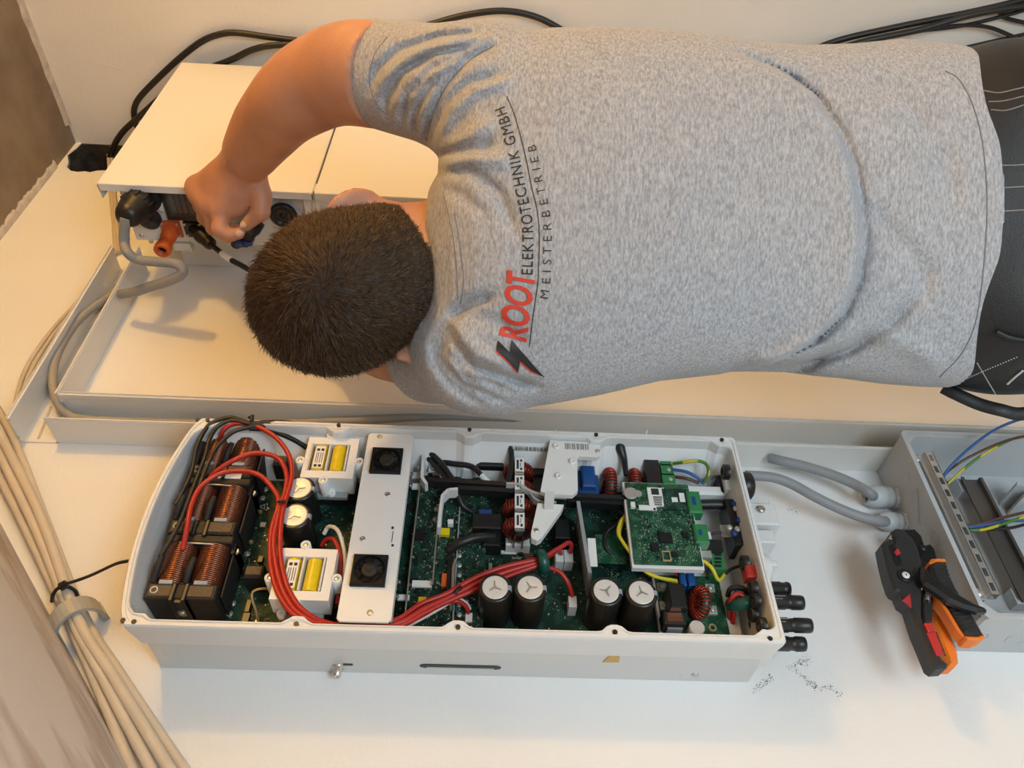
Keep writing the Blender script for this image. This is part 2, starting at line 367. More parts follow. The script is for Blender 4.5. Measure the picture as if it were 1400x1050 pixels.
cable('plaster_scratch', rpts([(130,86),(150,90),(169,95)], .0), .0008, M['wall'], 'thin pale scratch in the side wall plaster', 'scratch', n=5)

# ---------------------------------------------------------------- battery unit on the wall
HB = 0.226; wB = 0.752; PWB = 0.775
bat = empty('battery_unit', W(0.3, 1.0, 0.0), 'white wall-mounted battery unit with connectors on its side, by the corner', 'battery unit')
m = MB(); m.box(-0.25, 0.50, PWB + .012, 1.225, 0.085, HB - .014); m.build('body', M['panelw'], bat)
m = MB(); m.box(-0.20, 0.45, PWB + .05, 1.20, 0.001, 0.085); m.build('wall_bracket', M['panelw'], bat)
def cover(u0, u1):
    m = MB(); m.bbox(u0, u1, wB, 1.234, HB - 0.003, HB, 0.0012)
    m.box(u0, u1, wB, wB + .0015, HB - .014, HB - .003)
    m.box(u0, u1, 1.2325, 1.234, HB - .014, HB - .003)
    m.box(u1 - .0015, u1, wB, 1.234, HB - .03, HB - .003)
    return m
c = cover(-0.272, 0.0945)
c.prism([(-0.272, HB-.003), (-0.272, HB-.03), (-0.2705, HB-.03), (-0.2705, HB-.003)], wB, 1.234, lambda a, b, w: W(a, w, b))
c.build('front_cover', M['cover'], bat)
cover(0.098, 0.50).build('front_cover', M['cover'], bat)
# side plate with the connectors
m = MB(); m.box(-0.250, 0.0745, PWB, PWB + .012, 0.094, HB - .004)
pl = m.build('connector_plate', M['panelw'], bat)
m = MB(); m.box(0.0745, 0.50, PWB - .012, PWB + .012, 0.10, HB - .003); m.build('lower_housing', M['cover'], bat)
for x, y in ((194, 322), (207, 330), (421, 287)):
    m = MB(); q = PW(x, y, PWB); m.lathe(q, (-1, 0, 0), [(0, .0045), (.002, .004), (.003, .002)], 10); m.build('screw', M['steel'], pl)
q = PW(250, 334, PWB); m = MB(); m.hexa([q + Vector(d) for d in ((-.004,.012,.016),(-.004,.012,-.016),(.01,.012,-.016),(.01,.012,.016),(-.004,-.004,.014),(-.004,-.004,-.014),(.01,-.004,-.014),(.01,-.004,.014))])
m.build('foot_bracket', M['panelw'], bat)
# big black cable gland
a = PW(203, 268, PWB); d = Vector((-1, -.12, .10)).normalized()
g = MB(); g.lathe(a, d, [(0,.026),(.012,.026),(.014,.022),(.03,.022),(.032,.027),(.052,.027),(.056,.024),(.075,.022),(.085,.017),(.087,.011)], 8 * 3)
g.build('cable_gland', M['blk'], bat)
gend = a + d*.085
g = MB()
for i in range(12):
    t = 2*math.pi*i/12; x = d.orthogonal().normalized(); y = d.cross(x); e = x*math.cos(t) + y*math.sin(t)
    g.tube([a + d*.033 + e*.027, a + d*.051 + e*.027], .0022, 5)
g.build('gland_ridge', M['blk'], bat)
# round black blanking plug
a = PW(205, 297, PWB); g = MB(); g.lathe(a, (-1,0,0), [(0,.021),(.008,.021),(.010,.019),(.011,.010),(.012,.009),(.012,.003)], 24); g.build('blanking_plug', M['blk'], bat)
# smoked window over a small breaker panel
u0, h1 = onw(224, 261, PWB); u1, h0 = onw(277, 297, PWB)
m = MB(); m.box(u0-.006, u1+.006, PWB-.006, PWB, h0-.005, HB-.005); win = m.build('breaker_window', M['blk'], bat)
m = MB(); m.box(u0+.004, u1-.004, PWB-.0085, PWB-.006, h0+.006, HB-.008); m.build('window_pane', M['smoke'], win)
m = MB()
for k in range(4):
    ua = u0 + .008 + k*(u1-u0-.016)/4; m.box(ua, ua + (u1-u0-.024)/4, PWB-.0078, PWB-.006, h0+.012, HB-.012)
m.build('breaker', M['grey'], win)
m = MB(); a = PW(281, 290, PWB); m.box(u1+.004, u1+.016, PWB-.016, PWB-.002, h0+.0, h0+.035); m.build('window_latch', M['blk'], win)
m = MB(); m.box(u0-.014, u0-.006, PWB-.010, PWB, h0+.016, h0+.036); m.build('window_hinge', M['panelw'], win)
# orange plug
a = PW(236, 312, PWB); oc = PW(236, 312, PWB); d = (PW(221, 346, PWB-.075) - PW(237, 312, PWB)).normalized()
m = MB(); uu, hh = onw(235, 312, PWB); m.bbox(0, 0, 0, 0, 0, 0) if False else None
m.hexa([W(uu+s*.018, PWB, hh+t*.017) for s, t in ((-1,-1),(1,-1),(1,1),(-1,1))] + [W(uu+s*.017, PWB-.006, hh+t*.016) for s, t in ((-1,-1),(1,-1),(1,1),(-1,1))])
op = m.build('orange_plug', M['orange'], bat, 'orange plug pointing down')
m = MB(); m.lathe(a, d, [(0,.014),(.03,.014),(.032,.0125),(.055,.0125),(.056,.0145),(.068,.0145),(.070,.0135),(.070,.0085),(.058,.0080)], 24); m.build('plug_sleeve', M['orange'], op)
m = MB(); m.lathe(a + d*.0585, d, [(0,.0083),(.001,.0083)], 20); m.build('plug_bore', M['blk'], op)
for s, t in ((-1,-1),(1,-1),(1,1),(-1,1)):
    m = MB(); m.lathe(W(uu+s*.0135, PWB-.006, hh+t*.0125), (-1,0,0), [(0,.003),(.002,.0025),(.003,.001)], 8); m.build('plug_screw', M['steel'], op)
# black plug with its cable
a = PW(266, 312, PWB); uu, hh = onw(266, 312, PWB)
m = MB(); m.hexa([W(uu+s*.017, PWB, hh+t*.016) for s, t in ((-1,-1),(1,-1),(1,1),(-1,1))] + [W(uu+s*.016, PWB-.007, hh+t*.015) for s, t in ((-1,-1),(1,-1),(1,1),(-1,1))])
bp = m.build('black_plug', M['blk'], bat)
d = (PW(297, 343, PWB-.08) - a).normalized()
m = MB(); m.lathe(a, d, [(0,.012),(.025,.012),(.027,.0145),(.040,.0145),(.043,.012),(.072,.0115),(.078,.008)], 18); m.build('plug_sleeve', M['blk'], bp)
for s, t in ((-1,-1),(1,-1),(1,1),(-1,1)):
    m = MB(); m.lathe(W(uu+s*.013, PWB-.007, hh+t*.012), (-1,0,0), [(0,.003),(.002,.0025),(.003,.001)], 8); m.build('plug_screw', M['steel'], bp)
e0 = a + d*.075
pw = [e0, PW(312, 353, .66), PW(330, 363, .64), PW(352, 375, .62), PW(385, 390, .60), CAMP(402, 384, 1.285)]
bc = cable('plug_cable', pw, .0048, M['blkr'], 'black cable with a white band leaving the black plug', 'cable')
sp = spline([Vector(p) for p in pw], 8)
m = MB(); m.tube(sp[5:11], .0052, 10, raw=True); m.build('white_band', M['white'], bc)
# connectors with blue latches behind the hand
for k, (x, y) in enumerate(((331, 312), (343, 310))):
    a = PW(x, y, PWB); d = Vector((-.9, -.05, -.05)).normalized()
    m = MB(); m.lathe(a, d, [(0,.011),(.03,.011),(.032,.009),(.055,.009)], 16); cb = m.build('data_connector', M['blk'], bat)
    for j in range(2):
        b = a + d*(.030 + j*.022) + Vector((0, -.004, .012 - j*.02)); m = MB()
        m.hexa([b + Vector((sx*.011, sy*.004, sz*.0065)) for sx, sy, sz in ((-1,-1,-1),(1,-1,-1),(1,1,-1),(-1,1,-1),(-1,-1,1),(1,-1,1),(1,1,1),(-1,1,1))])
        m.build('blue_latch', M['blue'], cb, 'small blue latch')
a = PW(352, 305, PWB); m = MB(); m.lathe(a, Vector((-1,-.2,0)), [(0,.013),(.03,.013),(.034,.010),(.06,.010),(.062,.006)], 18); m.build('cable_gland', M['blk'], bat)
# round socket on a raised plate
ua, hb = onw(352, 279, PWB); ub, ha = onw(417, 306, PWB)
m = MB(); m.prism([(ua, ha), (ub-.012, ha), (ub, ha+.012), (ub, hb-.012), (ub-.012, hb), (ua, hb)], PWB-.007, PWB, lambda a, b, w: W(a, w, b)); sk = m.build('socket_plate', M['panelw'], bat)
a = PW(388, 293, PWB-.007); m = MB(); m.lathe(a, (-1,0,0), [(0,.0245),(.006,.0245),(.008,.022),(.008,.018),(.003,.017),(.003,.004),(.006,.003)], 28); m.build('socket', M['blk'], sk)
# grey cable from the gland into the duct
cable('grey_cable', [gend - d*0 + Vector((0,0,0)), PW(170, 330, .68), PW(175, 346, .66), PW(190, 355, .66), PW(215, 358, .655), PW(238, 360, .65), PW(249, 367, .645), PW(247, 376, .64), PW(228, 385, .64), PW(205, 392, .645), PW(184, 399, .65), PW(165, 402, .66)], .0085, M['gcab'], 'grey cable snaking from the black gland into the duct', n=14)

# ---------------------------------------------------------------- electrical box below, open
J0 = 1.050; J1 = 1.47; JW0 = 0.058; JW1 = 0.366; JH = 0.098
jb = empty('distribution_box', W(J1, 0.2, 0), 'open grey plastic distribution box with metal rails and loose wires', 'electrical box')
def rect(u0, u1, w0, w1, c):       # rounded rectangle, chamfered corners
    return [(u0+c, w0), (u1-c, w0), (u1, w0+c), (u1, w1-c), (u1-c, w1), (u0+c, w1), (u0, w1-c), (u0, w0+c)]
m = MB()
ro = rect(J0, J1, JW0, JW1, .004); rt = rect(J0, J1, JW0, JW1, .004)
rin = rect(J0+.007, J1-.007, JW0+.007, JW1-.007, .014)
lv = [(ro, .0008), (rt, JH-.006), (rect(J0-.002, J1+.002, JW0-.002, JW1+.002, .006), JH-.005), (rect(J0-.002, J1+.002, JW0-.002, JW1+.002, .006), JH), (rect(J0+.002, J1-.002, JW0+.002, JW1-.002, .008), JH), (rect(J0+.002, J1-.002, JW0+.002, JW1-.002, .008), JH-.003), (rin, JH-.003), (rect(J0+.010, J1-.010, JW0+.010, JW1-.010, .012), .006)]
vs = [W(a, b, h) for P, h in lv for a, b in P]; n = 8
m.add(vs, [tuple(range(n))[::-1]] + [(k*n+i, k*n+(i+1)%n, (k+1)*n+(i+1)%n, (k+1)*n+i) for k in range(len(lv)-1) for i in range(n)] + [tuple(range((len(lv)-1)*n, len(lv)*n))])
m.build('box_shell', M['jgrey'], jb)
# knockout rings on the upper and left faces
m = MB()
for x, y, r in ((1239, 653, .0075), (1250, 680, .0085), (1262, 708, .0095), (1278, 736, .0105), (1272, 735, .0)):
    if r:
        w_, h_ = onu(x, y, J0); m = MB(); m.torus(W(J0, w_, h_), (0,0,1), r, .0006, 24, 5); m.build('knockout', M['jgrey'], jb)
for x, y, r in ((1338, 870, .012), (1390, 874, .014)):
    u_, h_ = onw(x, y, JW0); m = MB(); m.torus(W(u_, JW0, max(.03, h_)), (1,0,0), r, .0009, 24, 5); m.build('knockout', M['jgrey'], jb)
m = MB(); p = PH(1254, 666, 0); wa, ha = onu(1254, 668, J0); wb, hb2 = onu(1256, 714, J0)
m.hexa([W(J0, wa+.0015, ha-.001), W(J0, wa-.0015, ha+.001), W(J0, wb-.0015, hb2+.001), W(J0, wb+.0015, hb2-.001), W(J0-.002, wa+.0015, ha-.001), W(J0-.002, wa-.0015, ha+.001), W(J0-.002, wb-.0015, hb2+.001), W(J0-.002, wb+.0015, hb2-.001)])
m.build('rib', M['jgrey'], jb)
# slotted zinc rail near the front
RU = 1.082; RHf = JH - .004
w_lo = onh(1356, 812, RHf)[1]; w_hi = onh(1262, 618, RHf)[1]
rail = MB(); sl = 11; L = (w_hi - w_lo); pw_ = L/sl; rw = .010
rail.box(RU-.008, RU-.0045, w_lo, w_hi, RHf-.0015, RHf); rail.box(RU+.0015, RU+.005, w_lo, w_hi, RHf-.0015, RHf)
for k in range(sl+1):
    wc = w_lo + k*pw_; rail.box(RU-.0045, RU+.0015, max(w_lo, wc-.0045), min(w_hi, wc+.0045), RHf-.0015, RHf)
rail.box(RU-.0085, RU-.007, w_lo, w_hi, RHf-.011, RHf); rail.box(RU-.016, RU-.007, w_lo, w_hi, RHf-.0115, RHf-.010); rail.box(RU-.016, RU-.0145, w_lo, w_hi, RHf-.0115, RHf-.005)
rail.box(RU+.004, RU+.005, w_lo, w_hi, RHf-.014, RHf); rail.box(RU-.006, RU+.003, w_lo, w_hi, RHf-.014, RHf-.0125)
rl = rail.build('slotted_rail', M['zinc'], jb)
for wv in (w_lo+.006, w_hi-.006):
    m = MB(); m.lathe(W(RU-.018, wv, RHf-.02), (0,-1,0), [(0,.007),(.012,.007),(.014,.005),(.0145,.002)], 12); m.box(RU-.026, RU-.010, wv-.008, wv+.008, .01, RHf-.013)
    m.build('rail_post', M['zinc'], rl)
# dark top-hat rail deeper inside
d0 = onh(1322, 652, .035); d1 = onh(1398, 820, .035)
DU = (d0[0]+d1[0])/2 + .012
m = MB(); m.box(DU-.0175, DU-.0125, d1[1], d0[1], .034, .0352); m.box(DU+.0125, DU+.0175, d1[1], d0[1], .034, .0352)
m.box(DU-.0135, DU+.0135, d1[1], d0[1], .027, .0282); m.box(DU-.0135, DU-.0125, d1[1], d0[1], .027, .035); m.box(DU+.0125, DU+.0135, d1[1], d0[1], .027, .035)
m.build('top_hat_rail', M['dzinc'], jb)
for wv in (d0[1]-.01, d1[1]+.01):
    m = MB(); m.box(DU-.02, DU+.02, wv-.012, wv+.012, .006, .027); m.build('rail_foot', M['jgrey'], jb)
m = MB()
a, b = onh(1385, 660, .05); m.prism([(a-.005, b-.012), (a+.02, b-.016), (a+.022, b-.010), (a, b-.004)], .006, .06); m.prism([(a+.0, b-.03), (a+.03, b-.02), (a+.03, b-.016), (a, b-.026)], .006, .06)
m.build('inner_rib', M['jgrey'], jb)
# glands on the box
def gland(x, y, s, ang):
    wq, hq = onu(x, y, J0); p = W(J0, wq, hq); d = Vector((0, 0, 1)) + Vector((0, -.05, 0)); d.normalize()
    m = MB(); m.lathe(p, d, [(0,.0165*s),(.0055*s,.0165*s)], 6); g = m.build('gland_nut', M['lgrey'], jb)
    m = MB(); m.lathe(p + d*.0055*s, d, [(0,.0125*s),(.003*s,.0125*s),(.003*s,.0145*s),(.006*s,.0145*s),(.006*s,.013*s),(.009*s,.013*s),(.010*s,.0155*s),(.026*s,.0155*s),(.034*s,.0125*s),(.037*s,.0105*s),(.037*s,.0085*s),(.03*s,.008*s)], 18); m.build('gland_dome', M['lgrey'], g)
    m = MB(); m.lathe(p + d*.037*s, d, [(0,.0086*s),(.0004,.0086*s)], 16); m.build('gland_bore', M['blk'], g)
    return p + d*.03*s
g1 = gland(1224, 681, 1.15, 0); g2 = gland(1236, 714, .95, 0)
cable('grey_cable', [g1] + hpts([(1190,675),(1170,663),(1140,650),(1115,642),(1090,635),(1068,630),(1052,626)], [.045,.042,.04,.038,.037,.036,.03]), .0078, M['gcab'], 'upper grey cable from the duct slot to the distribution box', n=14)
cable('grey_cable', [g2] + hpts([(1205,713),(1175,706),(1140,692),(1110,677),(1085,663),(1062,654),(1042,651),(1020,650)], [.05,.052,.055,.058,.06,.062,.062,.062]), .0076, M['gcab'], 'lower grey cable from the inverter gland to the distribution box', n=14)
# wires in the box
def wire(name, L, hs, r, mt, label): return cable(name, hpts(L, hs), r, mt, label, 'wire', 'loose wires in the distribution box', 8)
wire('blue_wire', [(1270,700),(1288,655),(1305,632),(1335,605),(1365,585),(1402,571),(1440,562)], [.05,.085,.105,.118,.125,.13,.13], .0021, M['wblue'], 'blue wire arching highest out of the distribution box')
wire('brown_wire', [(1272,705),(1288,655),(1310,634),(1345,615),(1375,603),(1402,596),(1440,588)], [.045,.07,.095,.112,.118,.122,.125], .0021, M['wbrown'], 'brown wire in the upper bunch of the distribution box')
wire('earth_wire', [(1274,683),(1295,662),(1325,635),(1355,615),(1385,600),(1402,596),(1440,590)], [.05,.065,.09,.110,.118,.122,.125], .0021, M['wgy'], 'green and yellow wire in the upper bunch of the distribution box')
wire('brown_wire', [(1285,722),(1310,720),(1340,716),(1370,708),(1402,700),(1440,690)], [.04,.05,.055,.06,.06,.06], .0023, M['wbrown'], 'brown wire in the lower bunch of the distribution box')
wire('blue_wire', [(1285,724),(1315,722),(1345,718),(1372,713),(1402,712),(1440,712)], [.04,.05,.055,.058,.058,.06], .0023, M['wblue'], 'blue wire in the lower bunch of the distribution box')
wire('earth_wire', [(1285,726),(1320,725),(1345,724),(1375,715),(1402,706),(1440,696)], [.04,.052,.058,.062,.064,.06], .0023, M['wgy'], 'green and yellow wire in the lower bunch of the distribution box')
wire('black_wire', [(1285,728),(1320,726),(1350,724),(1380,722),(1402,717),(1440,708)], [.035,.045,.05,.052,.054,.06], .0023, M['blkr'], 'black wire in the lower bunch of the distribution box')

# ---------------------------------------------------------------- open inverter
L_, W_, D_ = 0.772, 0.3157, 0.129
HP = 0.045                                  # board level
inv = empty('inverter', W(L_, W_/2, 0), 'open white inverter on the wall showing its circuit boards, coils and capacitors', 'inverter')
M['hous'] = mat('housing_white_paint', (0.74, 0.74, 0.73), 0.42, bump=0.06, bscale=500)
M['sink'] = mat('brushed_aluminium_paint', (0.66, 0.66, 0.65), 0.36, 0.15, bump=0.10, bscale=60, stretch=(20, 1, 1))
def pcbmat(name, c1, c2):
    m = mat(name, c1, 0.55, spec=0.3); nt = m.node_tree; b = nt.nodes['Principled BSDF']; N = nt.nodes.new; K = nt.links.new
    tc = N('ShaderNodeTexCoord'); mp = N('ShaderNodeMapping'); mp.inputs['Rotation'].default_value = (math.pi/2, 0, 0); K(tc.outputs['Object'], mp.inputs['Vector'])
    br = N('ShaderNodeTexBrick'); br.inputs['Scale'].default_value = 95; br.inputs['Mortar Size'].default_value = 0.035; br.inputs['Color1'].default_value = (0,0,0,1); br.inputs['Color2'].default_value = (0,0,0,1); br.inputs['Mortar'].default_value = (1,1,1,1)
    br.offset_frequency = 3; br.squash_frequency = 5; br.squash = 0.6; K(mp.outputs['Vector'], br.inputs['Vector'])
    n = N('ShaderNodeTexNoise'); n.inputs['Scale'].default_value = 55; n.inputs['Detail'].default_value = 1; K(mp.outputs['Vector'], n.inputs['Vector'])
    r = N('ShaderNodeValToRGB'); r.color_ramp.elements[0].position = 0.48; r.color_ramp.elements[1].position = 0.55; K(n.outputs['Fac'], r.inputs['Fac'])
    mx = N('ShaderNodeMath'); mx.operation = 'MULTIPLY'; K(br.outputs['Color'], mx.inputs[0]); K(r.outputs['Color'], mx.inputs[1])
    v = N('ShaderNodeTexVoronoi'); v.inputs['Scale'].default_value = 330; K(mp.outputs['Vector'], v.inputs['Vector'])
    vr = N('ShaderNodeValToRGB'); vr.color_ramp.elements[0].position = 0.16; vr.color_ramp.elements[0].color = (1,1,1,1); vr.color_ramp.elements[1].position = 0.22; vr.color_ramp.elements[1].color = (0,0,0,1); K(v.outputs['Distance'], vr.inputs['Fac'])
    n2 = N('ShaderNodeTexNoise'); n2.inputs['Scale'].default_value = 30; K(mp.outputs['Vector'], n2.inputs['Vector'])
    r2 = N('ShaderNodeValToRGB'); r2.color_ramp.elements[0].position = 0.5; r2.color_ramp.elements[1].position = 0.58; K(n2.outputs['Fac'], r2.inputs['Fac'])
    my = N('ShaderNodeMath'); my.operation = 'MULTIPLY'; K(vr.outputs['Color'], my.inputs[0]); K(r2.outputs['Color'], my.inputs[1])
    m1 = N('ShaderNodeMix'); m1.data_type = 'RGBA'; m1.inputs[6].default_value = (*c1, 1); m1.inputs[7].default_value = (*c2, 1); K(mx.outputs[0], m1.inputs[0])
    m2 = N('ShaderNodeMix'); m2.data_type = 'RGBA'; m2.inputs[7].default_value = (0.42, 0.44, 0.38, 1); K(my.outputs[0], m2.inputs[0]); K(m1.outputs[2], m2.inputs[6])
    K(m2.outputs[2], b.inputs['Base Color']); return m
M['pcb'] = pcbmat('green_circuit_board', (0.004, 0.030, 0.018), (0.03, 0.11, 0.075))
M['pcb2'] = pcbmat('bright_green_circuit_board', (0.006, 0.058, 0.026), (0.07, 0.20, 0.11))
M['chip'] = mat('black_chip', (0.010, 0.010, 0.011), 0.35)
M['smd'] = mat('solder_silver', (0.55, 0.54, 0.50), 0.35, 0.6)
M['tan'] = mat('tan_part', (0.42, 0.30, 0.14), 0.5)
M['yel'] = mat('yellow_tape', (0.78, 0.58, 0.015), 0.28, var=0.08, vscale=60, bump=0.25, bscale=120)
M['core'] = mat('ferrite_core', (0.018, 0.015, 0.013), 0.6, var=0.2, vscale=120)
M['corebr'] = mat('brown_core_top', (0.10, 0.070, 0.045), 0.6, var=0.25, vscale=300)
M['copper'] = mat('enamelled_copper', (0.27, 0.105, 0.058), 0.27, 0.8)
M['copper2'] = mat('red_enamelled_copper', (0.33, 0.035, 0.018), 0.26, 0.5)
M['copper3'] = mat('dark_enamelled_copper', (0.12, 0.02, 0.012), 0.3, 0.4)
M['capw'] = mat('capacitor_vent_disc', (0.72, 0.71, 0.68), 0.35, 0.2)
M['caps'] = mat('capacitor_sleeve', (0.013, 0.012, 0.011), 0.28)
M['capb'] = mat('grey_blue_mark', (0.30, 0.34, 0.40), 0.5)
M['tgreen'] = mat('green_terminal', (0.025, 0.20, 0.065), 0.4)
M['cgreen'] = mat('dark_green_core', (0.006, 0.075, 0.055), 0.3)
M['bluebox'] = mat('blue_film_capacitor', (0.012, 0.075, 0.26), 0.35)
M['clearbar'] = mat('frosted_plastic', (0.55, 0.55, 0.52), 0.4, alpha=0.8)
M['tape'] = mat('amber_tape', (0.58, 0.36, 0.07), 0.4)
M['redb'] = mat('red_relay', (0.45, 0.03, 0.02), 0.4)
M['ink'] = mat('black_ink', (0.02, 0.02, 0.02), 0.6)
M['inkw'] = mat('white_ink', (0.72, 0.72, 0.68), 0.6)
def barcode(name):
    m = mat(name, (0.8, 0.8, 0.78), 0.5); nt = m.node_tree; b = nt.nodes['Principled BSDF']; N = nt.nodes.new; K = nt.links.new
    tc = N('ShaderNodeTexCoord'); n = N('ShaderNodeTexNoise'); n.noise_dimensions = '1D'; n.inputs['Scale'].default_value = 900; n.inputs['Detail'].default_value = 0
    sx = N('ShaderNodeSeparateXYZ'); K(tc.outputs['Object'], sx.inputs[0]); K(sx.outputs['Z'], n.inputs['W'])
    r = N('ShaderNodeValToRGB'); r.color_ramp.interpolation = 'CONSTANT'; r.color_ramp.elements[0].color = (0.03,0.03,0.03,1); r.color_ramp.elements[1].color = (0.8,0.8,0.78,1); r.color_ramp.elements[1].position = 0.5
    K(n.outputs['Fac'], r.inputs['Fac']); K(r.outputs['Color'], b.inputs['Base Color']); return m
M['barcode'] = barcode('barcode_print')
def text_mesh(body, size=1.0, shear=0.0, spacing=1.0, offset=0.0):
    cu = bpy.data.curves.new('lettering', 'FONT'); cu.body = body; cu.size = size; cu.shear = shear; cu.space_character = spacing; cu.offset = offset; cu.resolution_u = 3
    o = bpy.data.objects.new('lettering_tmp', cu); COL.objects.link(o)
    bpy.context.view_layer.update()
    me = bpy.data.meshes.new_from_object(o.evaluated_get(bpy.context.evaluated_depsgraph_get()))
    v = [tuple(p.co) for p in me.vertices]; f = [tuple(p.vertices) for p in me.polygons]
    bpy.data.objects.remove(o); bpy.data.curves.remove(cu); bpy.data.meshes.remove(me)
    return np.array(v), f
def lettering(body, org, xdir, ydir, height, mt, parent, name='lettering', xs=1.0):
    v, f = text_mesh(body); s = height/0.7; x = Vector(xdir).normalized(); y = Vector(ydir).normalized()
    m = MB(); m.add([Vector(org) + x*(p[0]*s*xs) + y*(p[1]*s) for p in v], f); return m.build(name, mt, parent)

# housing -------------------------------------------------------------
BUL = 0.0225
def loop(off, h, boss=0.0, du=0.0, dw1=0.0):
    """outline inset by off; boss: depth of the screw lobes; dw1: extra inset on the right side"""
    pts = []
    u0, u1, w0, w1 = off, L_-off, off, W_-off-dw1
    bb = [onh(x, y, D_)[0] for x, y in ((183,850),(405,852),(625,856),(841,863),(1053,873))]
    bt = [onh(x, y, D_)[0] for x, y in ((284,574),(463,581),(642,587),(815,594),(987,601))]
    def lobe(u, L):
        return max(boss*math.exp(-(((u-b)/.0125)**4)) for b in L) if boss else 0.0
    rc = 0.005 if not boss else 0.016
    nb = 120
    for i in range(nb+1):
        u = u0 + rc + (u1-u0-2*rc)*i/nb; pts.append((u, w0 + lobe(u, bb)))
    e = lobe(u1-rc, bb)
    for k in range(1, 5):
        t = k/5*math.pi/2; pts.append((u1-rc+rc*math.sin(t), w0+e*(1-k/5)+rc*(1-math.cos(t))))
    for i in range(21): pts.append((u1, w0+rc+(w1-w0-2*rc)*i/20))
    e = lobe(u1-rc, bt)
    for k in range(1, 5):
        t = k/5*math.pi/2; pts.append((u1-rc*(1-math.cos(t)), w1-e*(k/5)-rc+rc*math.sin(t)))
    for i in range(nb+1):
        u = u1 - rc - (u1-u0-2*rc)*i/nb; pts.append((u, w1 - lobe(u, bt)))
    e = lobe(u0+rc, bt)
    for i in range(1, 41):
        q = i/41; w = w1 - e*(1-q)**6 + (w0-w1)*q
        s = (w - W_/2)/(W_/2); c = min(1.0, min(q, 1-q)*14)
        pts.append((u0 + rc*(1-c)**2 - BUL*max(0, 1-s*s), w))
    return [W(a, b, h) for a, b in pts]
def loft(rings, close0=False, close1=False):
    m = MB(); n = len(rings[0]); vs = [p for r in rings for p in r]
    m.add(vs, [(k*n+i, k*n+(i+1)%n, (k+1)*n+(i+1)%n, (k+1)*n+i) for k in range(len(rings)-1) for i in range(n)])
    if close0: m.add(rings[0], [tuple(range(n))[::-1]])
    if close1: m.add(rings[-1], [tuple(range(n))])
    return m
m = loft([loop(.0075, .072), loop(.0045, .074), loop(.0, .120), loop(0, .1265), loop(.0015, D_), loop(.0050, D_), loop(.0056, D_-.0018), loop(.0066, D_-.0018, .0045), loop(.0072, D_, .0065), loop(.0085, D_, .0085), loop(.0095, D_-.002, .009), loop(.010, .11, .009), loop(.014, .08, .009, 0, .018), loop(.016, .040, 0, 0, .030)], False, True)
m.build('housing_frame', M['hous'], inv)
m = loft([loop(.0075, .0005), loop(.0075, .0715), loop(.0115, .0715), loop(.0170, .0385)], True, True); hs = m.build('heat_sink_body', M['sink'], inv)
for x, y in ((168,848),(183,850),(405,853),(626,857),(841,864),(1053,873),(270,574),(284,574),(463,581),(642,587),(815,594),(987,601)):
    m = MB(); q = PH(x, y, D_); m.lathe(q + Vector((0,.002,0)), (0,-1,0), [(0,.0030),(.0025,.0030)], 12); m.build('screw_hole', M['blk'], inv)
# ribs inside the side wall
for x in (620, 758, 880, 540, 700):
    a = PH(x+ (x-690)*.02, 588, .118); b = PH(x, 616 + (x-620)*.03, .085)
    m = MB(); m.tube([a, a.lerp(b, .5), b], .0022, 6); m.build('wall_rib', M['hous'], inv)
m = MB(); m.box(onh(700,603,.11)[0], onh(748,603,.11)[0], .2985, .3005, .092, .108)
m.build('serial_label', M['barcode'], inv)
# handle slot, bolt and tape on the side of the heat sink
m = MB(); a = onw(577, 911, .0068); b = onw(682, 912, .0068); r = .005; hc = .026
pts = []
for k in range(9): t = math.pi/2 + math.pi*k/8; pts.append((a[0]+r+r*math.cos(t)*1.6, hc + r*math.sin(t)))
for k in range(9): t = -math.pi/2 + math.pi*k/8; pts.append((b[0]-r+r*math.cos(t)*1.6, hc + r*math.sin(t)))
m.prism(pts, .0066, .0080, lambda p, q, w: W(p, w, q)); m.build('handle_slot', M['chip'], hs)
m = MB(); m.box(a[0]+.006, b[0]-.006, .0062, .0070, hc-.004, hc-.0015); m.build('slot_edge', M['steel'], hs)
bo = PW(462, 912, .0075)
m = MB(); m.lathe(bo, (-1,0,0), [(0,.0085),(.002,.0085),(.002,.0055),(.012,.0055),(.013,.0045),(.013,.003),(.010,.0025)], 16); m.build('bolt', M['steel'], hs)
m = MB(); a = onw(470, 911, .0075); m.box(a[0], a[0]+.012, .0066, .0079, .022, .026); m.build('key_slot', M['chip'], hs)
m = MB(); P4 = [onw(x, y, .0071) for x, y in ((824,905),(846,905),(848,893),(839,889),(834,896))]
m.prism(P4, .0064, .0073, lambda p, q, w: W(p, w, q)); m.build('amber_tape', M['tape'], hs)
for x, y in ((220, 896), (246, 897), (931, 923)):
    q = PW(x, y, .0074); m = MB(); m.lathe(q, (-1,0,0), [(0,.002),(.0006,.0018)], 8); m.build('rivet', M['steel'], hs)
q = PW(950, 923, .0074); m = MB(); m.lathe(q, (-1,0,0), [(0,.0055),(.0012,.005),(.0014,.0035),(.0006,.003),(.0006,.001)], 14); m.build('earth_screw', M['steel'], hs)

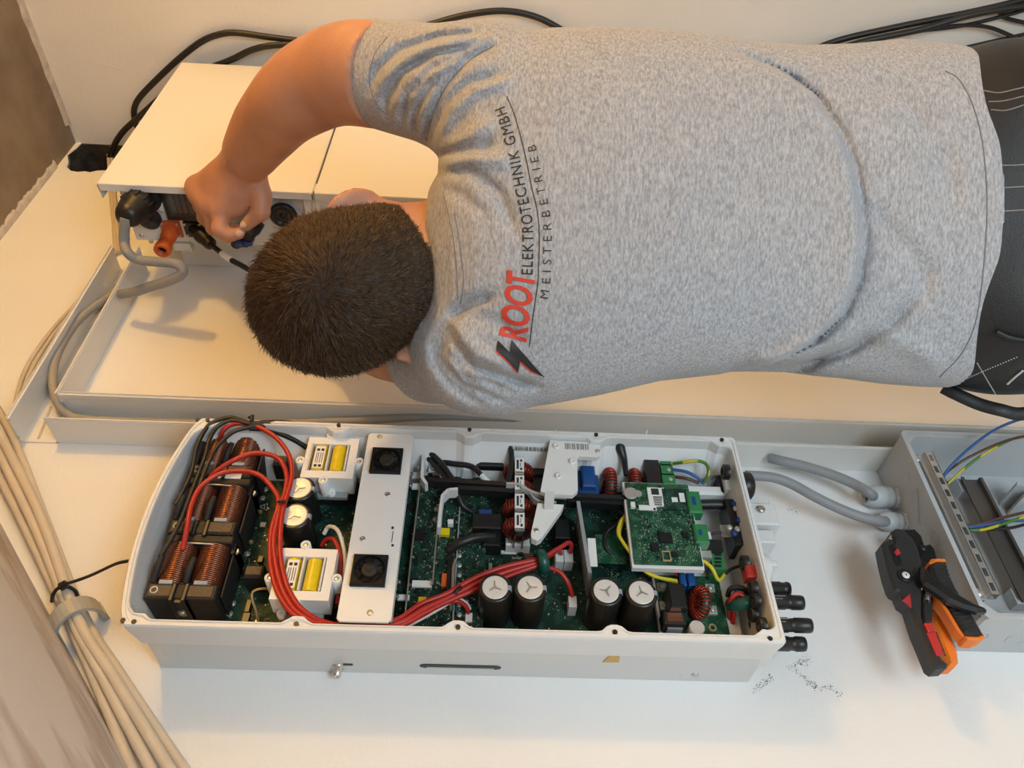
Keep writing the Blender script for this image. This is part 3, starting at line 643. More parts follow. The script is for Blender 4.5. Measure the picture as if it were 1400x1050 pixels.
# boards --------------------------------------------------------------
def bxp(name, A, Bp, h1, h0, mt, parent=None, cham=0.0, **k):
    ua, wa = onh(*A, h1); ub, wb = onh(*Bp, h1)
    u0, u1 = sorted((ua, ub)); w0, w1 = sorted((wa, wb)); m = MB()
    if cham: m.bbox(u0, u1, w0, w1, h0, h1, cham)
    else: m.box(u0, u1, w0, w1, h0, h1)
    return m.build(name, mt, parent or inv, **k)
m = MB(); m.box(.075, .66, .018, .279, HP-.002, HP); mb_ = m.build('main_board', M['pcb'], inv)
m = MB(); m.box(.315, .415, .020, .276, .062, .0635); pb = m.build('power_board', M['pcb'], inv)
for (uu, ww) in ((.318,.024),(.318,.27),(.411,.024),(.411,.27)):
    m = MB(); m.cyl(W(uu,ww,HP), W(uu,ww,.062), .0025, n=8); m.build('standoff', M['steel'], pb)
def scatter(name, mt, n, u0, u1, w0, w1, h, s, hh, parent, seed):
    rnd = random.Random(seed); m = MB()
    for _ in range(n):
        a = rnd.uniform(u0, u1); b = rnd.uniform(w0, w1); x = rnd.uniform(*s); y = rnd.uniform(*s)*(.5 if rnd.random() < .5 else 1); m.box(a, a+x, b, b+y, h, h + rnd.uniform(*hh))
    return m.build(name, mt, parent, kind='stuff')
scatter('tiny_black_chips', M['chip'], 150, .09, .64, .03, .265, HP, (.002,.006), (.001,.003), mb_, 1)
scatter('tiny_silver_parts', M['smd'], 520, .09, .64, .03, .265, HP, (.0008,.0025), (.0006,.002), mb_, 2)
scatter('tiny_tan_parts', M['tan'], 60, .09, .64, .03, .265, HP, (.001,.003), (.001,.003), mb_, 3)
scatter('tiny_black_chips', M['chip'], 90, .317, .408, .022, .27, .0635, (.002,.007), (.001,.0025), pb, 4)
scatter('tiny_silver_parts', M['smd'], 420, .317, .408, .022, .27, .0635, (.0008,.0025), (.0006,.002), pb, 5)
# chips with a place of their own
for x0, y0, x1, y1 in ((563,723,582,738),(556,688,566,696),(566,760,572,772),(585,640,592,652),(560,790,572,797),(597,700,606,712),(646,768,652,776)):
    bxp('chip', (x0,y1), (x1,y0), .066, .0635, M['chip'], pb)
bxp('orange_part', (603,802), (614,784), .070, .0635, M['orange'], pb); bxp('yellow_coil', (571,828), (583,816), .072, .0635, M['yel'], pb)
bxp('yellow_coil', (600,731), (615,722), .070, .0635, M['yel'], pb); bxp('yellow_label', (612,716), (620,710), .072, .0635, M['white'], pb)
for x0, y0, x1, y1 in ((345,775,362,797),(375,742,388,760),(334,820,344,836),(330,838,342,850),(352,760,360,768),(340,700,350,712)):
    bxp('chip', (x0,y1), (x1,y0), HP+.006, HP, M['chip'], mb_)
# brown potted coils
for x0, y0, x1, y1 in ((331,771,362,788),(372,620,396,634)):
    b = bxp('potted_coil', (x0,y1), (x1,y0), .084, HP, M['core'], None, .004); bxp('coil_top', (x0+3,y1-3), (x1-3,y0+3), .0848, .083, M['corebr'], b, .0008)
bxp('relay', (347,622), (352,640), .07, HP, M['chip'], mb_)
for x, y in ((363,669),(359,681),(320,748),(318,825),(314,839),(338,757)):
    m = MB(); m.lathe(PH(x,y,HP), (0,-1,0), [(0,.0045),(.0006,.0045),(.0008,.0022),(.003,.002)], 12); m.build('board_screw', M['smd'], mb_)
for x, y in ((336,742),(344,743),(351,700),(357,702),(371,643)):
    m = MB(); m.lathe(PH(x,y,HP), (0,-1,0), [(0,.002),(.003,.0032),(.006,.0028),(.0075,.001)], 10); m.build('tan_capacitor', M['tan'], mb_)
m = MB(); q = [PH(355,693,HP+.001), PH(365,698,HP+.001), PH(366,688,HP+.001)]
for i in range(3): m.tube([q[i], q[(i+1)%3]], .0006, 4)
m.tube([PH(361.5,691,HP+.001), PH(361.5,695,HP+.001)], .0008, 4); m.build('warning_mark', M['inkw'], mb_)
bxp('square_code', (355,720), (364,714), HP+.0008, HP, M['white'], mb_)
# tan wire
m = MB(); m.tube([PH(353,852,HP), PH(350,835,.06), PH(345,820,.072), PH(346,809,.078), PH(358,805,.078), PH(370,806,.07)], .0016, 6); m.build('tan_wire', M['tan'], inv)
m = MB(); m.tube([PH(398,622,.06), PH(402,612,.085), PH(408,605,.095), PH(416,602,.095)], .0013, 6); m.build('tan_wire', M['tan'], inv)
# chokes ----------------------------------------------------------------
def choke(k):
    wb = .048 + .092*k; u0 = .0045; rt = MB()
    rt.box(u0+.004, u0+.082, wb+.002, wb+.088, HP-.004, .066); r = rt.build('choke', M['blkm'], inv)
    m = MB(); m.bbox(u0, u0+.084, wb, wb+.020, HP-.002, .104, .0015); y0 = m.build('core_yoke', M['core'], r)
    m = MB(); m.box(u0+.004, u0+.030, wb+.003, wb+.017, .104, .1052); m.box(u0+.050, u0+.080, wb+.003, wb+.017, .104, .1052); m.build('core_face', M['corebr'], r)
    m = MB(); m.bbox(u0+.031, u0+.036, wb-.005, wb+.019, .05, .108, .001); m.bbox(u0+.046, u0+.051, wb-.005, wb+.019, .05, .108, .001); m.box(u0+.031, u0+.051, wb-.004, wb+.012, .05, .102); m.build('bracket', M['blk'], r)
    m = MB(); m.lathe(W(u0+.041, wb-.004, .075), (-1,0,0), [(0,.0045),(.002,.004),(.003,.002)], 10); m.lathe(W(u0+.041, wb-.004, .075), (-1,0,0), [(0,.007),(.0008,.007)], 14); m.build('bracket_screw', M['steel'], r)
    m = MB(); m.bbox(u0+.002, u0+.086, wb+.079, wb+.090, HP-.002, .1045, .0015); m.build('core_yoke', M['core'], r)
    m = MB(); m.box(u0+.0865, u0+.0885, wb+.010, wb+.085, HP, .092); m.box(u0+.084, u0+.0885, wb+.070, wb+.085, HP, .094); m.build('side_plate', M['blkm'], r)
    m = MB(); m.lathe(W(u0+.0885, wb+.078, .085), (0,-1,0), [(0,.005),(.002,.005),(.004,.003)], 10); m.build('plate_screw', M['steel'], r)
    for cu in (u0+.021, u0+.063):
        m = MB(); m.cyl(W(cu, wb+.019, .086), W(cu, wb+.081, .086), .0165, n=24); m.build('coil_former', M['yel'] if False else M['tan'], r)
        m = MB(); ns = 21
        for i in range(ns):
            w_ = wb + .0235 + (.054)*i/(ns-1); m.torus(W(cu, w_, .086), (1,0,0), .0185, .0014, 26, 6, .92)
        m.build('winding', M['copper'], r)
        m = MB(); m.box(cu-.008, cu+.008, wb+.0185, wb+.0235, .098, .1065); m.build('spacer', M['capb'], r)
    for cu in (u0+.002, u0+.0415):
        m = MB(); a = W(cu+.001, wb+.024, .100); b = W(cu+.007, wb+.052, .113); m.tube([a, a.lerp(b,.5)+Vector((0,-.003,0)), b], [.0042,.0048,.0034], 8); m.box(cu-.004, cu+.006, wb+.019, wb+.024, .096, .101); m.build('wire_sleeve', M['blkm'], r)
    m = MB(); m.torus(W(u0+.010, wb+.010, .1055), (0,-1,0), .0042, .0011, 16, 6); m.build('ring_terminal', M['smd'], r)
    m = MB(); m.tube([W(u0+.012, wb+.078, .1015), W(u0+.030, wb+.0765, .106), W(u0+.05, wb+.0755, .107), W(u0+.07, wb+.078, .102)], .0012, 6); m.build('lead', M['smd'], r)
    return r
ch = [choke(k) for k in range(3)]
bxp('choke_label', (297,653), (331,646), .1065, .1045, M['white'], inv)
# capacitors -------------------------------------------------------------
def cap(x, y, r, h1, ang, rd, h0=.045):
    u, w = onh(x, y, h1); m = MB()
    m.lathe(W(u, w, h0), (0,-1,0), [(0,r),(h1-h0-.003,r),(h1-h0-.001,r-.001),(h1-h0,r-.003),(h1-h0-.0005,rd)], 32); c = m.build('capacitor', M['caps'], inv)
    m = MB(); m.lathe(W(u, w, h1-.0008), (0,-1,0), [(0,rd),(.001,rd),(.0012,rd-.001),(.0006,rd-.004),(.001,rd-.006),(.0004,rd-.009),(.0004,.001)], 32); m.build('vent_disc', M['capw'], c)
    m = MB()
    for k in range(3):
        t = ang + 2*math.pi*k/3; e = Vector((math.cos(t), 0, math.sin(t))); s = e.cross(Vector((0,1,0)))
        o = W(u, w, h1+.0008); m.hexa([o - s*.0012, o + e*rd*.55 - s*.0007, o + e*rd*.55 + s*.0007, o + s*.0012] + [p + Vector((0,-.0007,0)) for p in (o - s*.0008, o + e*rd*.5 - s*.0004, o + e*rd*.5 + s*.0004, o + s*.0008)])
    m.build('vent_mark', M['steel'], c)
    m = MB(); e = Vector((0, 0, -1)); m.hexa([W(u + rd*.98, w-.004, h1-.004), W(u + r*1.015, w-.004, h1-.004), W(u + r*1.015, w+.004, h1-.004), W(u + rd*.98, w+.004, h1-.004), W(u + rd*.98, w-.003, h1+.0004), W(u + r*.93, w-.003, h1+.0004), W(u + r*.93, w+.003, h1+.0004), W(u + rd*.98, w+.003, h1+.0004)])
    m.build('polarity_mark', M['capb'], c)
for x, y, a in ((408.5,667,.6),(402.5,704.5,.2)): cap(x, y, .0215, .113, a, .0165)
for x, y, a in ((677,803,2.2),(725,803,2.6),(829,808,1.4),(877,810,2.3)): cap(x, y, .0205, .119, a, .0158, .034)
# white framed transformers ---------------------------------------------
def transformer(u0, w0):
    S = .071; h1 = .115; hb = .082
    t = MB(); f = .012
    t.box(u0, u0+S, w0, w0+f, hb, h1); t.box(u0, u0+S, w0+S-f, w0+S, hb, h1); t.box(u0, u0+.006, w0+f, w0+S-f, hb, h1); t.box(u0+S-.011, u0+S, w0+f, w0+S-f, hb, h1)
    t.box(u0+.001, u0+S-.001, w0+.001, w0+S-.001, hb-.004, hb)
    r = t.build('transformer', M['white'], inv)
    m = MB(); m.box(u0+.004, u0+S-.004, w0+.004, w0+S-.004, HP, hb-.004); m.build('core', M['core'], r)
    for (x, y) in ((u0-.005, w0+S*.40), (u0+S+.005, w0+S*.42), (u0+S*.45, w0-.004), (u0+S*.42, w0+S+.005)):
        m = MB(); m.lathe(W(x, y, h1-.030), (0,-1,0), [(0,.0065),(.031,.0065),(.0315,.0055),(.0315,.0035),(.029,.003)], 16); m.build('fixing_lug', M['white'], r)
        m = MB(); m.lathe(W(x, y, h1-.001), (0,-1,0), [(0,.0033),(.001,.003),(.001,.001)], 10); m.build('lug_screw', M['steel'], r)
    for k, (a, b) in enumerate(((u0+.0078, u0+.0308), (u0+.0336, u0+.0562))):
        m = MB(); n = 14; pts = []
        for i in range(n+1): t_ = math.pi*i/n; pts.append(((a+b)/2 - math.cos(t_)*(b-a)/2, .094 + math.sin(t_)**.6*.021))
        m.prism(pts + [(b, .083), (a, .083)], w0+f+.0015, w0+S-f-.0015, lambda p, q, w: W(p, w, q)); m.build('yellow_coil', M['yel'], r)
    for a in (u0+.0056, u0+.0311, u0+.0566):
        m = MB(); m.box(a, a+.0022, w0+f, w0+S-f, .083, h1+.002); m.build('coil_flange', M['panelw'], r)
    m = MB(); m.box(u0+.0590, u0+.0598, w0+f, w0+S-f, .083, .110); m.build('side_sheet', M['steel'], r)
    m = MB(); m.box(u0+.0130, u0+.0270, w0+.016, w0+.054, .1145, .1158); lb = m.build('label', M['white'], r)
    m = MB()
    for y in (.018, .046):
        for z in (.0150, .0210): m.box(u0+z, u0+z+.004, w0+y, w0+y+.004, .1158, .1161)
    for z in (.0155, .0180, .0212, .0240): m.box(u0+z, u0+z+.0008, w0+.025, w0+.043, .1158, .1161)
    m.build('label_print', M['ink'], r)
    m = MB(); m.box(u0+.008, u0+.062, w0-.010, w0, .078, .084); m.build('terminal_ledge', M['grey'], r)
    for x in (.012, .040):
        m = MB(); m.lathe(W(u0+x, w0-.005, .084), (0,-1,0), [(0,.0058),(.006,.0058),(.0065,.003),(.004,.0025)], 12); m.build('ledge_lug', M['white'], r)
transformer(.159, .2275); transformer(.157, .045)
# fan plate ---------------------------------------------------------------
m = MB(); pu0, pu1, pw0, pw1 = .2425, .3065, .016, .3055
m.prism(rect(pu0, pu1, pw0, pw1, .004), .118, .1205); m.prism(rect(pu0+.0006, pu1-.0006, pw0+.0006, pw1-.0006, .004), .1205, .1212)
fp = m.build('fan_plate', M['cover'], inv)
m = MB()
for a in (pu0, pu1-.0015): m.box(a, a+.0015, pw0+.004, pw1-.004, .105, .118)
m.build('plate_flange', M['cover'], fp)
for x, y in ((519,597),(530,676),(496,737),(506,838)):
    m = MB(); m.lathe(PH(x,y,.1212), (0,-1,0), [(0,.0038),(.0012,.0036),(.0014,.0016),(.0006,.0014)], 12); m.build('plate_screw', M['steel'], fp)
M['fanb'] = mat('matt_black_fan', (0.005, 0.005, 0.005), 0.6, spec=0.3)
def fan(x, y):
    u, w = onh(x, y, .124); s = .0212
    m = MB(); h1 = .1275; n = 28; ring_o = []; ring_i = []
    sq = rect(u-s, u+s, w-s, w+s, .003)
    def sqp(t):
        c, d = math.cos(t), math.sin(t); k = s/max(abs(c), abs(d)); return (u + c*k, w + d*k)
    A = [sqp(2*math.pi*(i+.5)/n) for i in range(n)]; Bc = [(u + .0190*math.cos(2*math.pi*(i+.5)/n), w + .0190*math.sin(2*math.pi*(i+.5)/n)) for i in range(n)]
    vs = [W(*p, .1205) for p in A] + [W(*p, h1-.001) for p in A] + [W(u+(p[0]-u)*.97, w+(p[1]-w)*.97, h1) for p in A] + [W(*p, h1) for p in Bc] + [W(*p, .1225) for p in Bc]
    m.add(vs, [(k*n+i, k*n+(i+1)%n, (k+1)*n+(i+1)%n, (k+1)*n+i) for k in range(4) for i in range(n)]); m.add([W(*p, .1225) for p in Bc], [tuple(range(n))])
    f = m.build('fan', M['fanb'], inv)
    m = MB(); m.lathe(W(u, w, .1225), (0,-1,0), [(0,.0098),(.0046,.0098),(.0052,.0090),(.0052,.002),(.0048,.0015)], 28); m.build('hub', M['core'], f)
    for k in range(7):
        t = 2*math.pi*k/7; e = Vector((math.cos(t),0,math.sin(t))); e2 = Vector((math.cos(t+.55),0,math.sin(t+.55))); c = W(u,w,0); a = Vector((0,-1,0))
        m = MB(); m.hexa([c+e*.0095+a*.1228, c+e*.0165+a*.1228, c+e2*.0165+a*.1262, c+e2*.0095+a*.1262] + [c+e*.0095+a*.1233, c+e*.0165+a*.1233, c+e2*.0165+a*.1267, c+e2*.0095+a*.1267]); m.build('blade', M['fanb'], f)
    for a, b in ((-1,-1),(1,-1),(1,1),(-1,1)):
        m = MB(); m.torus(W(u+a*.0165, w+b*.0165, h1), (0,-1,0), .0018, .0005, 12, 5); m.build('mount_hole', M['blkm'], f)
fan(528.5, 630); fan(505, 780)
bxp('plate_label', (534,748), (540,718), .1216, .1211, M['white'], fp)
for yy in (720, 744): bxp('label_code', (535,yy+3), (538.5,yy), .1219, .1215, M['ink'], fp)
bxp('label_code', (536,741), (537,726), .1219, .1215, M['ink'], fp)
# bus bars ------------------------------------------------------------------
def rod(name, P, r, mt, flat=1.0, fd=None, n=8):
    m = MB(); m.tube(P, r, n, 6, False, flat, fd); return m.build(name, mt, inv)
rod('bus_rod', hpts([(577,640),(571,690),(562,760),(554,838)], .085), .0013, M['steel'])
rod('bus_rod', hpts([(600,690),(597,730),(592,790),(590,800)], .085), .0013, M['steel'])
def bar(P, h0, h1, mt, name, th=.0022):
    m = MB(); pts = [onh(x, y, h1) for x, y in P]
    for i in range(len(pts)-1):
        a, b = Vector((*pts[i], 0)), Vector((*pts[i+1], 0)); d = (b-a).normalized(); s = Vector((-d.y, d.x, 0))*th
        m.hexa([W(p.x, p.y, h0) for p in (a-s, b-s, b+s, a+s)] + [W(p.x, p.y, h1) for p in (a-s, b-s, b+s, a+s)])
    return m.build(name, mt, inv)
bar([(579,622),(577,652),(583,661)], .080, .098, M['panelw'], 'bent_bus_bar')
bar([(626,668),(613,669),(605,677),(603,690),(600,721)], .080, .098, M['panelw'], 'bent_bus_bar')
bar([(604,635),(603,656)], .072, .090, M['steel'], 'bus_tab')
for x0, y0, x1, y1 in ((563,646,575,653),(563,661,575,668),(586,637,606,644),(563,794,591,802),(543,813,560,820)):
    bxp('busbar_link', (x0,y1), (x1,y0), .080, .077, M['panelw'])
for x, y in ((573,629),(572,641),(562,649),(561,664),(592,641),(596,697),(594,711),(545,796),(542,816),(567,628)):
    m = MB(); m.lathe(PH(x,y,.081), (0,-1,0), [(0,.0036),(.002,.0036),(.0035,.002)], 10); m.build('bus_screw', M['steel'], inv)
# insulated black bars along the middle
def ribbon(P, hs, hw, th, name, mt):
    m = MB(); C_ = spline([PH(x, y, h) for (x, y), h in zip(P, hs)], 6)
    for i in range(len(C_)-1):
        a, b = C_[i], C_[i+1]; o = Vector((0,-1,0))*hw; s = Vector((1,0,0))*th
        m.hexa([a-o-s, b-o-s, b-o+s, a-o+s, a+o-s, b+o-s, b+o+s, a+o+s])
    return m.build(name, mt, inv)
ribbon([(585,659),(640,662),(700,666),(712,669)], [.092]*4, .007, .0035, 'insulated_bar', M['blk'])
ribbon([(625,670),(680,673),(712,676)], [.090]*3, .007, .0035, 'insulated_bar', M['blk'])
ribbon([(775,680),(815,682),(857,684)], [.100]*3, .007, .0035, 'insulated_bar', M['blk'])
ribbon([(775,687),(815,689),(866,692)], [.092]*3, .007, .0035, 'insulated_bar', M['blk'])
ribbon([(692,664),(708,665),(720,671),(730,684),(742,689),(760,690)], [.100]*6, .006, .0018, 'clear_duct', M['clearbar'])
ribbon([(712,668),(722,672),(735,677),(760,678),(775,679)], [.104]*5, .005, .0018, 'clear_duct', M['clearbar'])
# black harness near the left wall
for k, (P, hs) in enumerate((([(341,583),(380,580),(410,586),(440,596),(470,605)], [.128,.122,.112,.104,.095]), ([(341,580),(385,578),(425,585),(460,597),(500,612)], [.128,.124,.116,.105,.09]), ([(341,585),(370,588),(400,600),(420,612)], [.126,.116,.104,.095]),
      ([(560,612),(585,618),(602,632),(615,650),(625,664)], [.085,.09,.092,.092,.09]), ([(560,616),(582,624),(598,640),(612,658)], [.08,.084,.088,.088]), ([(590,630),(620,634),(645,638),(660,652),(668,664)], [.08,.085,.088,.088,.085]),
      ([(689,612),(692,605),(698,612),(699,640),(695,660)], [.088,.1,.102,.1,.096]), ([(624,668),(632,690),(645,700)], [.085,.075,.065]), ([(614,752),(630,742),(650,735),(675,733)], [.07,.08,.08,.07]))):
    rod('black_wire', hpts(P, hs), .0042 if k != 8 else .0065, M['blkr'])
m = MB(); q0 = PH(658,650,.090); m.tube([q0, PH(668,660,.088)], .0046, 8); m.build('white_sleeve', M['white'], inv)
for P, hs in (([(341,578),(315,571),(290,578),(278,592),(268,615),(262,645),(250,672),(240,690)], [.128,.131,.129,.126,.122,.118,.114,.112]), ([(341,580),(318,575),(298,583),(286,602),(280,625),(266,662),(250,705),(235,735),(218,762)], [.128,.130,.128,.126,.123,.120,.118,.115,.112]), ([(341,584),(320,590),(302,605),(290,622),(278,650),(262,690),(245,715)], [.127,.128,.127,.125,.122,.118,.112])):
    rod('black_wire', hpts(P, hs), .0030, M['blkr'])
# red wires
RED = [([(301,600),(306,588),(318,580),(340,580),(362,588),(382,603),(396,625),(399,650),(394,672),(389,688),(385,710),(383,735),(384,765),(392,800),(408,828),(430,845),(452,853),(480,856),(540,848),(575,826),(610,812),(650,790),(690,775),(735,765)], [.110,.122,.126,.127,.126,.124,.122,.121,.121,.121,.121,.121,.121,.121,.120,.118,.114,.110,.104,.098,.096,.096,.096,.096]),
       ([(283,659),(295,645),(318,630),(345,620),(370,622),(385,632),(392,652),(389,675),(384,688),(378,715),(374,740),(377,772),(386,806),(403,834),(428,850),(455,856),(490,858),(545,852),(580,832),(615,816),(655,796),(695,781),(735,769)], [.110,.118,.124,.126,.125,.123,.122,.121,.121,.121,.121,.121,.121,.120,.119,.116,.112,.109,.103,.097,.095,.095,.095]),
       ([(250,752),(256,720),(262,690),(275,665),(300,648),(330,644),(355,650),(373,668),(381,687),(372,720),(369,748),(371,780),(381,812),(399,838),(425,852),(455,859),(490,861),(545,856),(580,838),(615,821),(660,802),(700,786),(735,773)], [.110,.118,.122,.124,.125,.125,.123,.122,.121,.121,.121,.121,.120,.119,.118,.115,.111,.108,.102,.096,.094,.094,.094])]
for P, hs in RED: rod('red_wire', hpts(P, hs), .0034, M['wred'], n=10)
rod('red_wire', hpts([(745,762),(758,753),(770,746),(777,742),(781,745),(780,755)], [.096,.094,.092,.09,.085,.07]), .0032, M['wred'])
rod('red_wire', hpts([(745,764),(757,756),(765,750),(767,757)], [.094,.090,.085,.07]), .0030, M['wred'])
rod('red_wire', hpts([(750,776),(765,782),(776,796),(783,815)], [.094,.092,.085,.07]), .0030, M['wred'])
rod('red_wire', hpts([(440,746),(446,738),(456,738),(463,752),(466,775),(464,800),(461,826)], [.08,.09,.1,.1,.095,.09,.085]), .0030, M['wred'])
rod('red_wire', hpts([(545,858),(580,840),(605,826),(625,822),(636,828),(641,838)], [.098,.092,.09,.088,.08,.07]), .0028, M['wred'])
rod('white_wire', hpts([(443,730),(450,720),(462,726),(470,750),(472,772),(468,790)], [.08,.09,.1,.1,.095,.09]), .0028, M['wwhite'])
rod('white_wire', hpts([(545,862),(575,846),(600,832),(622,820),(636,824),(642,832)], [.095,.088,.085,.085,.078,.066]), .0028, M['wwhite'])
for x0, y0, x1, y1, h in ((636,838,646,850,.068),(760,752,770,768,.068),(772,752,783,768,.068),(778,815,788,830,.068)): bxp('wire_terminal', (x0,y1), (x1,y0), h, HP, M['panelw'])
for P in ([(380,686),(391,686)], [(622,812),(630,802)], [(340,571),(344,571)]):
    a, b = [PH(x, y, .127) for x, y in P] if P[0][0] != 622 else [PH(x, y, .101) for x, y in P]
    m = MB(); m.tube([a, a.lerp(b,.5)+Vector((0,-.001,0)), b], .0022, 6); m.build('wire_tie', M['blk'], inv)
m = MB(); a = PH(345,586,.124); m.tube([a, PH(344,577,.131), PH(345,568,.133)], .0028, 6); m.build('wire_tie', M['blk'], inv)
m = MB(); a = PH(741,768,.095); m.torus(a, (.25,0,-1), .0125, .0045, 24, 8, 1.6); m.build('ferrite_ring', M['cgreen'], inv)
# toroid column on its white base
bu0, bu1, bw0, bw1 = .443, .476, .162, .290
m = MB(); m.box(bu0, bu1, bw0, bw1, HP, .056); m.box(bu0, bu1, bw0, bw0+.004, .056, .064); tb = m.build('choke_tray', M['white'], inv)
for k in range(4):
    wc = bw0 + .0165 + k*.0315; uc = (bu0+bu1)/2
    m = MB(); m.torus(W(uc, wc, .080), (0,-1,.0001) if False else (1,0,0), .0125, .0095, 26, 10, 1.15); t = m.build('toroid_choke', M['copper3'], inv)
    m = MB()
    for i in range(26):
        q = 2*math.pi*i/26; e = Vector((0, -math.cos(q), math.sin(q)))
        m.torus(W(uc, wc, .080) + e*.0125, e.cross(Vector((1,0,0))), .0098, .0009, 10, 4)
    m.build('winding', M['copper2'], t)
    m = MB(); m.box(uc-.0065, uc+.0065, wc-.014, wc+.010, .1025, .1037); m.build('label', M['white'], t)
    m = MB(); m.box(uc-.004, uc-.001, wc-.010, wc+.006, .1037, .104); m.box(uc+.001, uc+.004, wc-.012, wc-.008, .1037, .104); m.box(uc+.001, uc+.004, wc+.003, wc+.007, .1037, .104); m.box(uc+.001, uc+.0018, wc-.006, wc+.001, .1037, .104); m.build('label_print', M['ink'], t)
    m = MB(); m.box(uc-.0065, uc+.0065, wc-.0185, wc-.014, .092, .1015); m.box(uc-.0065, uc-.005, wc-.0185, wc+.012, .060, .1025); m.box(uc+.005, uc+.0065, wc-.0185, wc+.012, .060, .1025); m.build('clip', M['steel'], t)
# relays / black modules
for x0, y0, x1, y1, h in ((649,618,689,636,.085),(646,702,686,721,.085),(727,626,748,648,.08),(727,650,744,680,.075),(759,710,779,735,.075),(660,722,685,745,.07)):
    r = bxp('relay', (x0,y1), (x1,y0), h, HP, M['chip'], None, .0015)
for x0, y0, x1, y1 in ((655,615,672,619),(655,697,672,702)): bxp('blue_capacitor', (x0,y1), (x1,y0), .082, HP, M['blue'])
bxp('board_label', (685,757), (706,753), HP+.001, HP, M['white'], mb_)
lettering('solar', PH(700,764,HP+.0006), Vector((0,0,-1)), Vector((1,0,0)), .0045, M['inkw'], mb_, 'board_lettering', 1.1)
m = MB()
for k in range(3): m.box(onh(717,760,HP)[0], onh(729,760,HP)[0], onh(717,757+k*3,HP)[1], onh(717,757+k*3,HP)[1]+.0012, HP, HP+.0006)
m.build('board_print', M['redb'], mb_)
for x0, y0, x1, y1 in ((668,770,673,780),(655,778,664,783),(637,778,645,783)): bxp('small_part', (x0,y1), (x1,y0), HP+.005, HP, M['smd'], mb_)
for x, y in ((624,622),(636,624),(629,732),(628,748)):
    m = MB(); m.lathe(PH(x,y,.062), (0,-1,0), [(0,.0042),(.002,.004),(.003,.002)], 10); m.build('board_screw', M['steel'], mb_)
for k in range(7):
    q = PH(628, 760 + k*13.5, .066); m = MB(); m.lathe(q, (0,-1,0), [(0,.0035),(.0015,.0035),(.002,.0015)], 10); m.build('row_screw', M['smd'], pb)
m = MB(); m.tube(hpts([(623,765),(620,775),(619,800),(617,835)], .075), .0026, 8); m.build('steel_strip', M['steel'], pb)
bxp('heat_strip', (610,806), (619,750), .073, .0635, M['chip'], pb); bxp('dark_divider', (620,850), (628,690), .070, HP, M['grey'])
# white bracket with barcode
bp_ = [onh(x, y, .12) for x, y in ((752,602),(755,602),(819,605),(821,608),(820,623),(816,625),(791,624),(789,628),(790,671),(783,677),(762,676),(748,676),(739,671))]
m = MB(); m.prism(bp_, .112, .120); br_ = m.build('cover_bracket', M['white'], inv)
b2 = [onh(x, y, .116) for x, y in ((735,688),(771,690),(768,697),(740,736),(734,739),(727,736),(726,729))]
m = MB(); m.prism(b2, .104, .116); m.build('bracket_arm', M['white'], br_)
m = MB(); m.prism([onh(x, y, .121) for x, y in ((745,672),(758,672),(757,694),(744,694))], .112, .121); m.build('bracket_clip', M['panelw'], br_)
u_, w_ = onh(772,606,.1203); u2, w2 = onh(805,615,.1203); m = MB(); m.box(u_, u2, min(w_,w2), max(w_,w2), .1198, .1205); m.build('barcode_label', M['barcode'], br_)
for x, y in ((760,611),(782,632),(763,652)):
    m = MB(); m.lathe(PH(x,y,.120), (0,-1,0), [(0,.0045),(.004,.0042),(.004,.0022),(.002,.002)], 14); m.build('peg', M['white'], br_)
for x, y, h in ((817,617,.12),(733,725,.116)):
    m = MB(); m.lathe(PH(x,y,h), (0,-1,0), [(0,.0034),(.001,.0034),(.0012,.0015)], 12); m.build('bracket_screw', M['steel'], br_)
# blue film capacitors
bb_ = bxp('film_capacitor', (791,676), (817,643), .080, HP, M['bluebox'], None, .002); bxp('film_capacitor', (797,664), (813,636), .092, HP, M['bluebox'], None, .002)
# copper toroids seen edge on
def vtoroid(x, y0, y1, h, ncol, mt, ring=True):
    ua, wa = onh(x, y0, h); ub, wb = onh(x, y1, h); c = W((ua+ub)/2, (wa+wb)/2, h-.024); R = abs(wa-wb)/2 - .006
    m = MB(); m.torus(c, (0,0,1), R*.75, .0062, 30, 10, 1.2); t = m.build('toroid_choke', M['cgreen'], inv)
    for s in (0, 1):
        m = MB()
        for i in range(13):
            q = math.pi*s + math.pi*(.12 + .76*i/12) + math.pi/2; e = Vector((math.sin(q)*1, -math.cos(q), 0)); e = Vector((-math.cos(q+math.pi/2), -math.sin(q+math.pi/2), 0))
            m.torus(c + e*R*.75, e.cross(Vector((0,0,1))), .0078, .0015, 12, 6, 1.0)
        m.build('winding', mt, t)
    return t
vtoroid(836, 676, 628, .092, 0, M['copper2']); vtoroid(870, 672, 629, .092, 0, M['copper2'])
m = MB(); m.tube([PH(845,598,.118), PH(848,612,.108), PH(853,628,.1), PH(856,650,.095)], [.004,.0075,.005,.0035], 8); m.build('clip_tab', M['blk'], inv)
bxp('relay', (885,660), (899,622), .095, HP, M['chip']); bxp('relay', (898,662), (903,640), .090, HP, M['chip'])
for k in range(3):
    y = 622 + k*13; t = bxp('screw_terminal', (903+k*2, y+14), (916+k*3, y), .094, HP, M['tgreen']); m = MB(); m.lathe(PH(912+k*2.5, y+7, .094), (0,-1,0), [(0,.0032),(.0008,.003),(.001,.001)], 10); m.build('terminal_screw', M['smd'], t)
rod('earth_wire', hpts([(918,634),(935,632),(952,630),(965,634),(969,645),(965,655),(960,660)], [.096,.108,.112,.112,.108,.1,.09]), .0024, M['wgy'])
rod('blue_wire', hpts([(920,642),(938,645),(952,652),(962,661)], [.095,.1,.098,.09]), .0024, M['wblue'])
rod('brown_wire', hpts([(922,652),(938,654),(955,660)], [.09,.095,.09]), .0024, M['wbrown'])
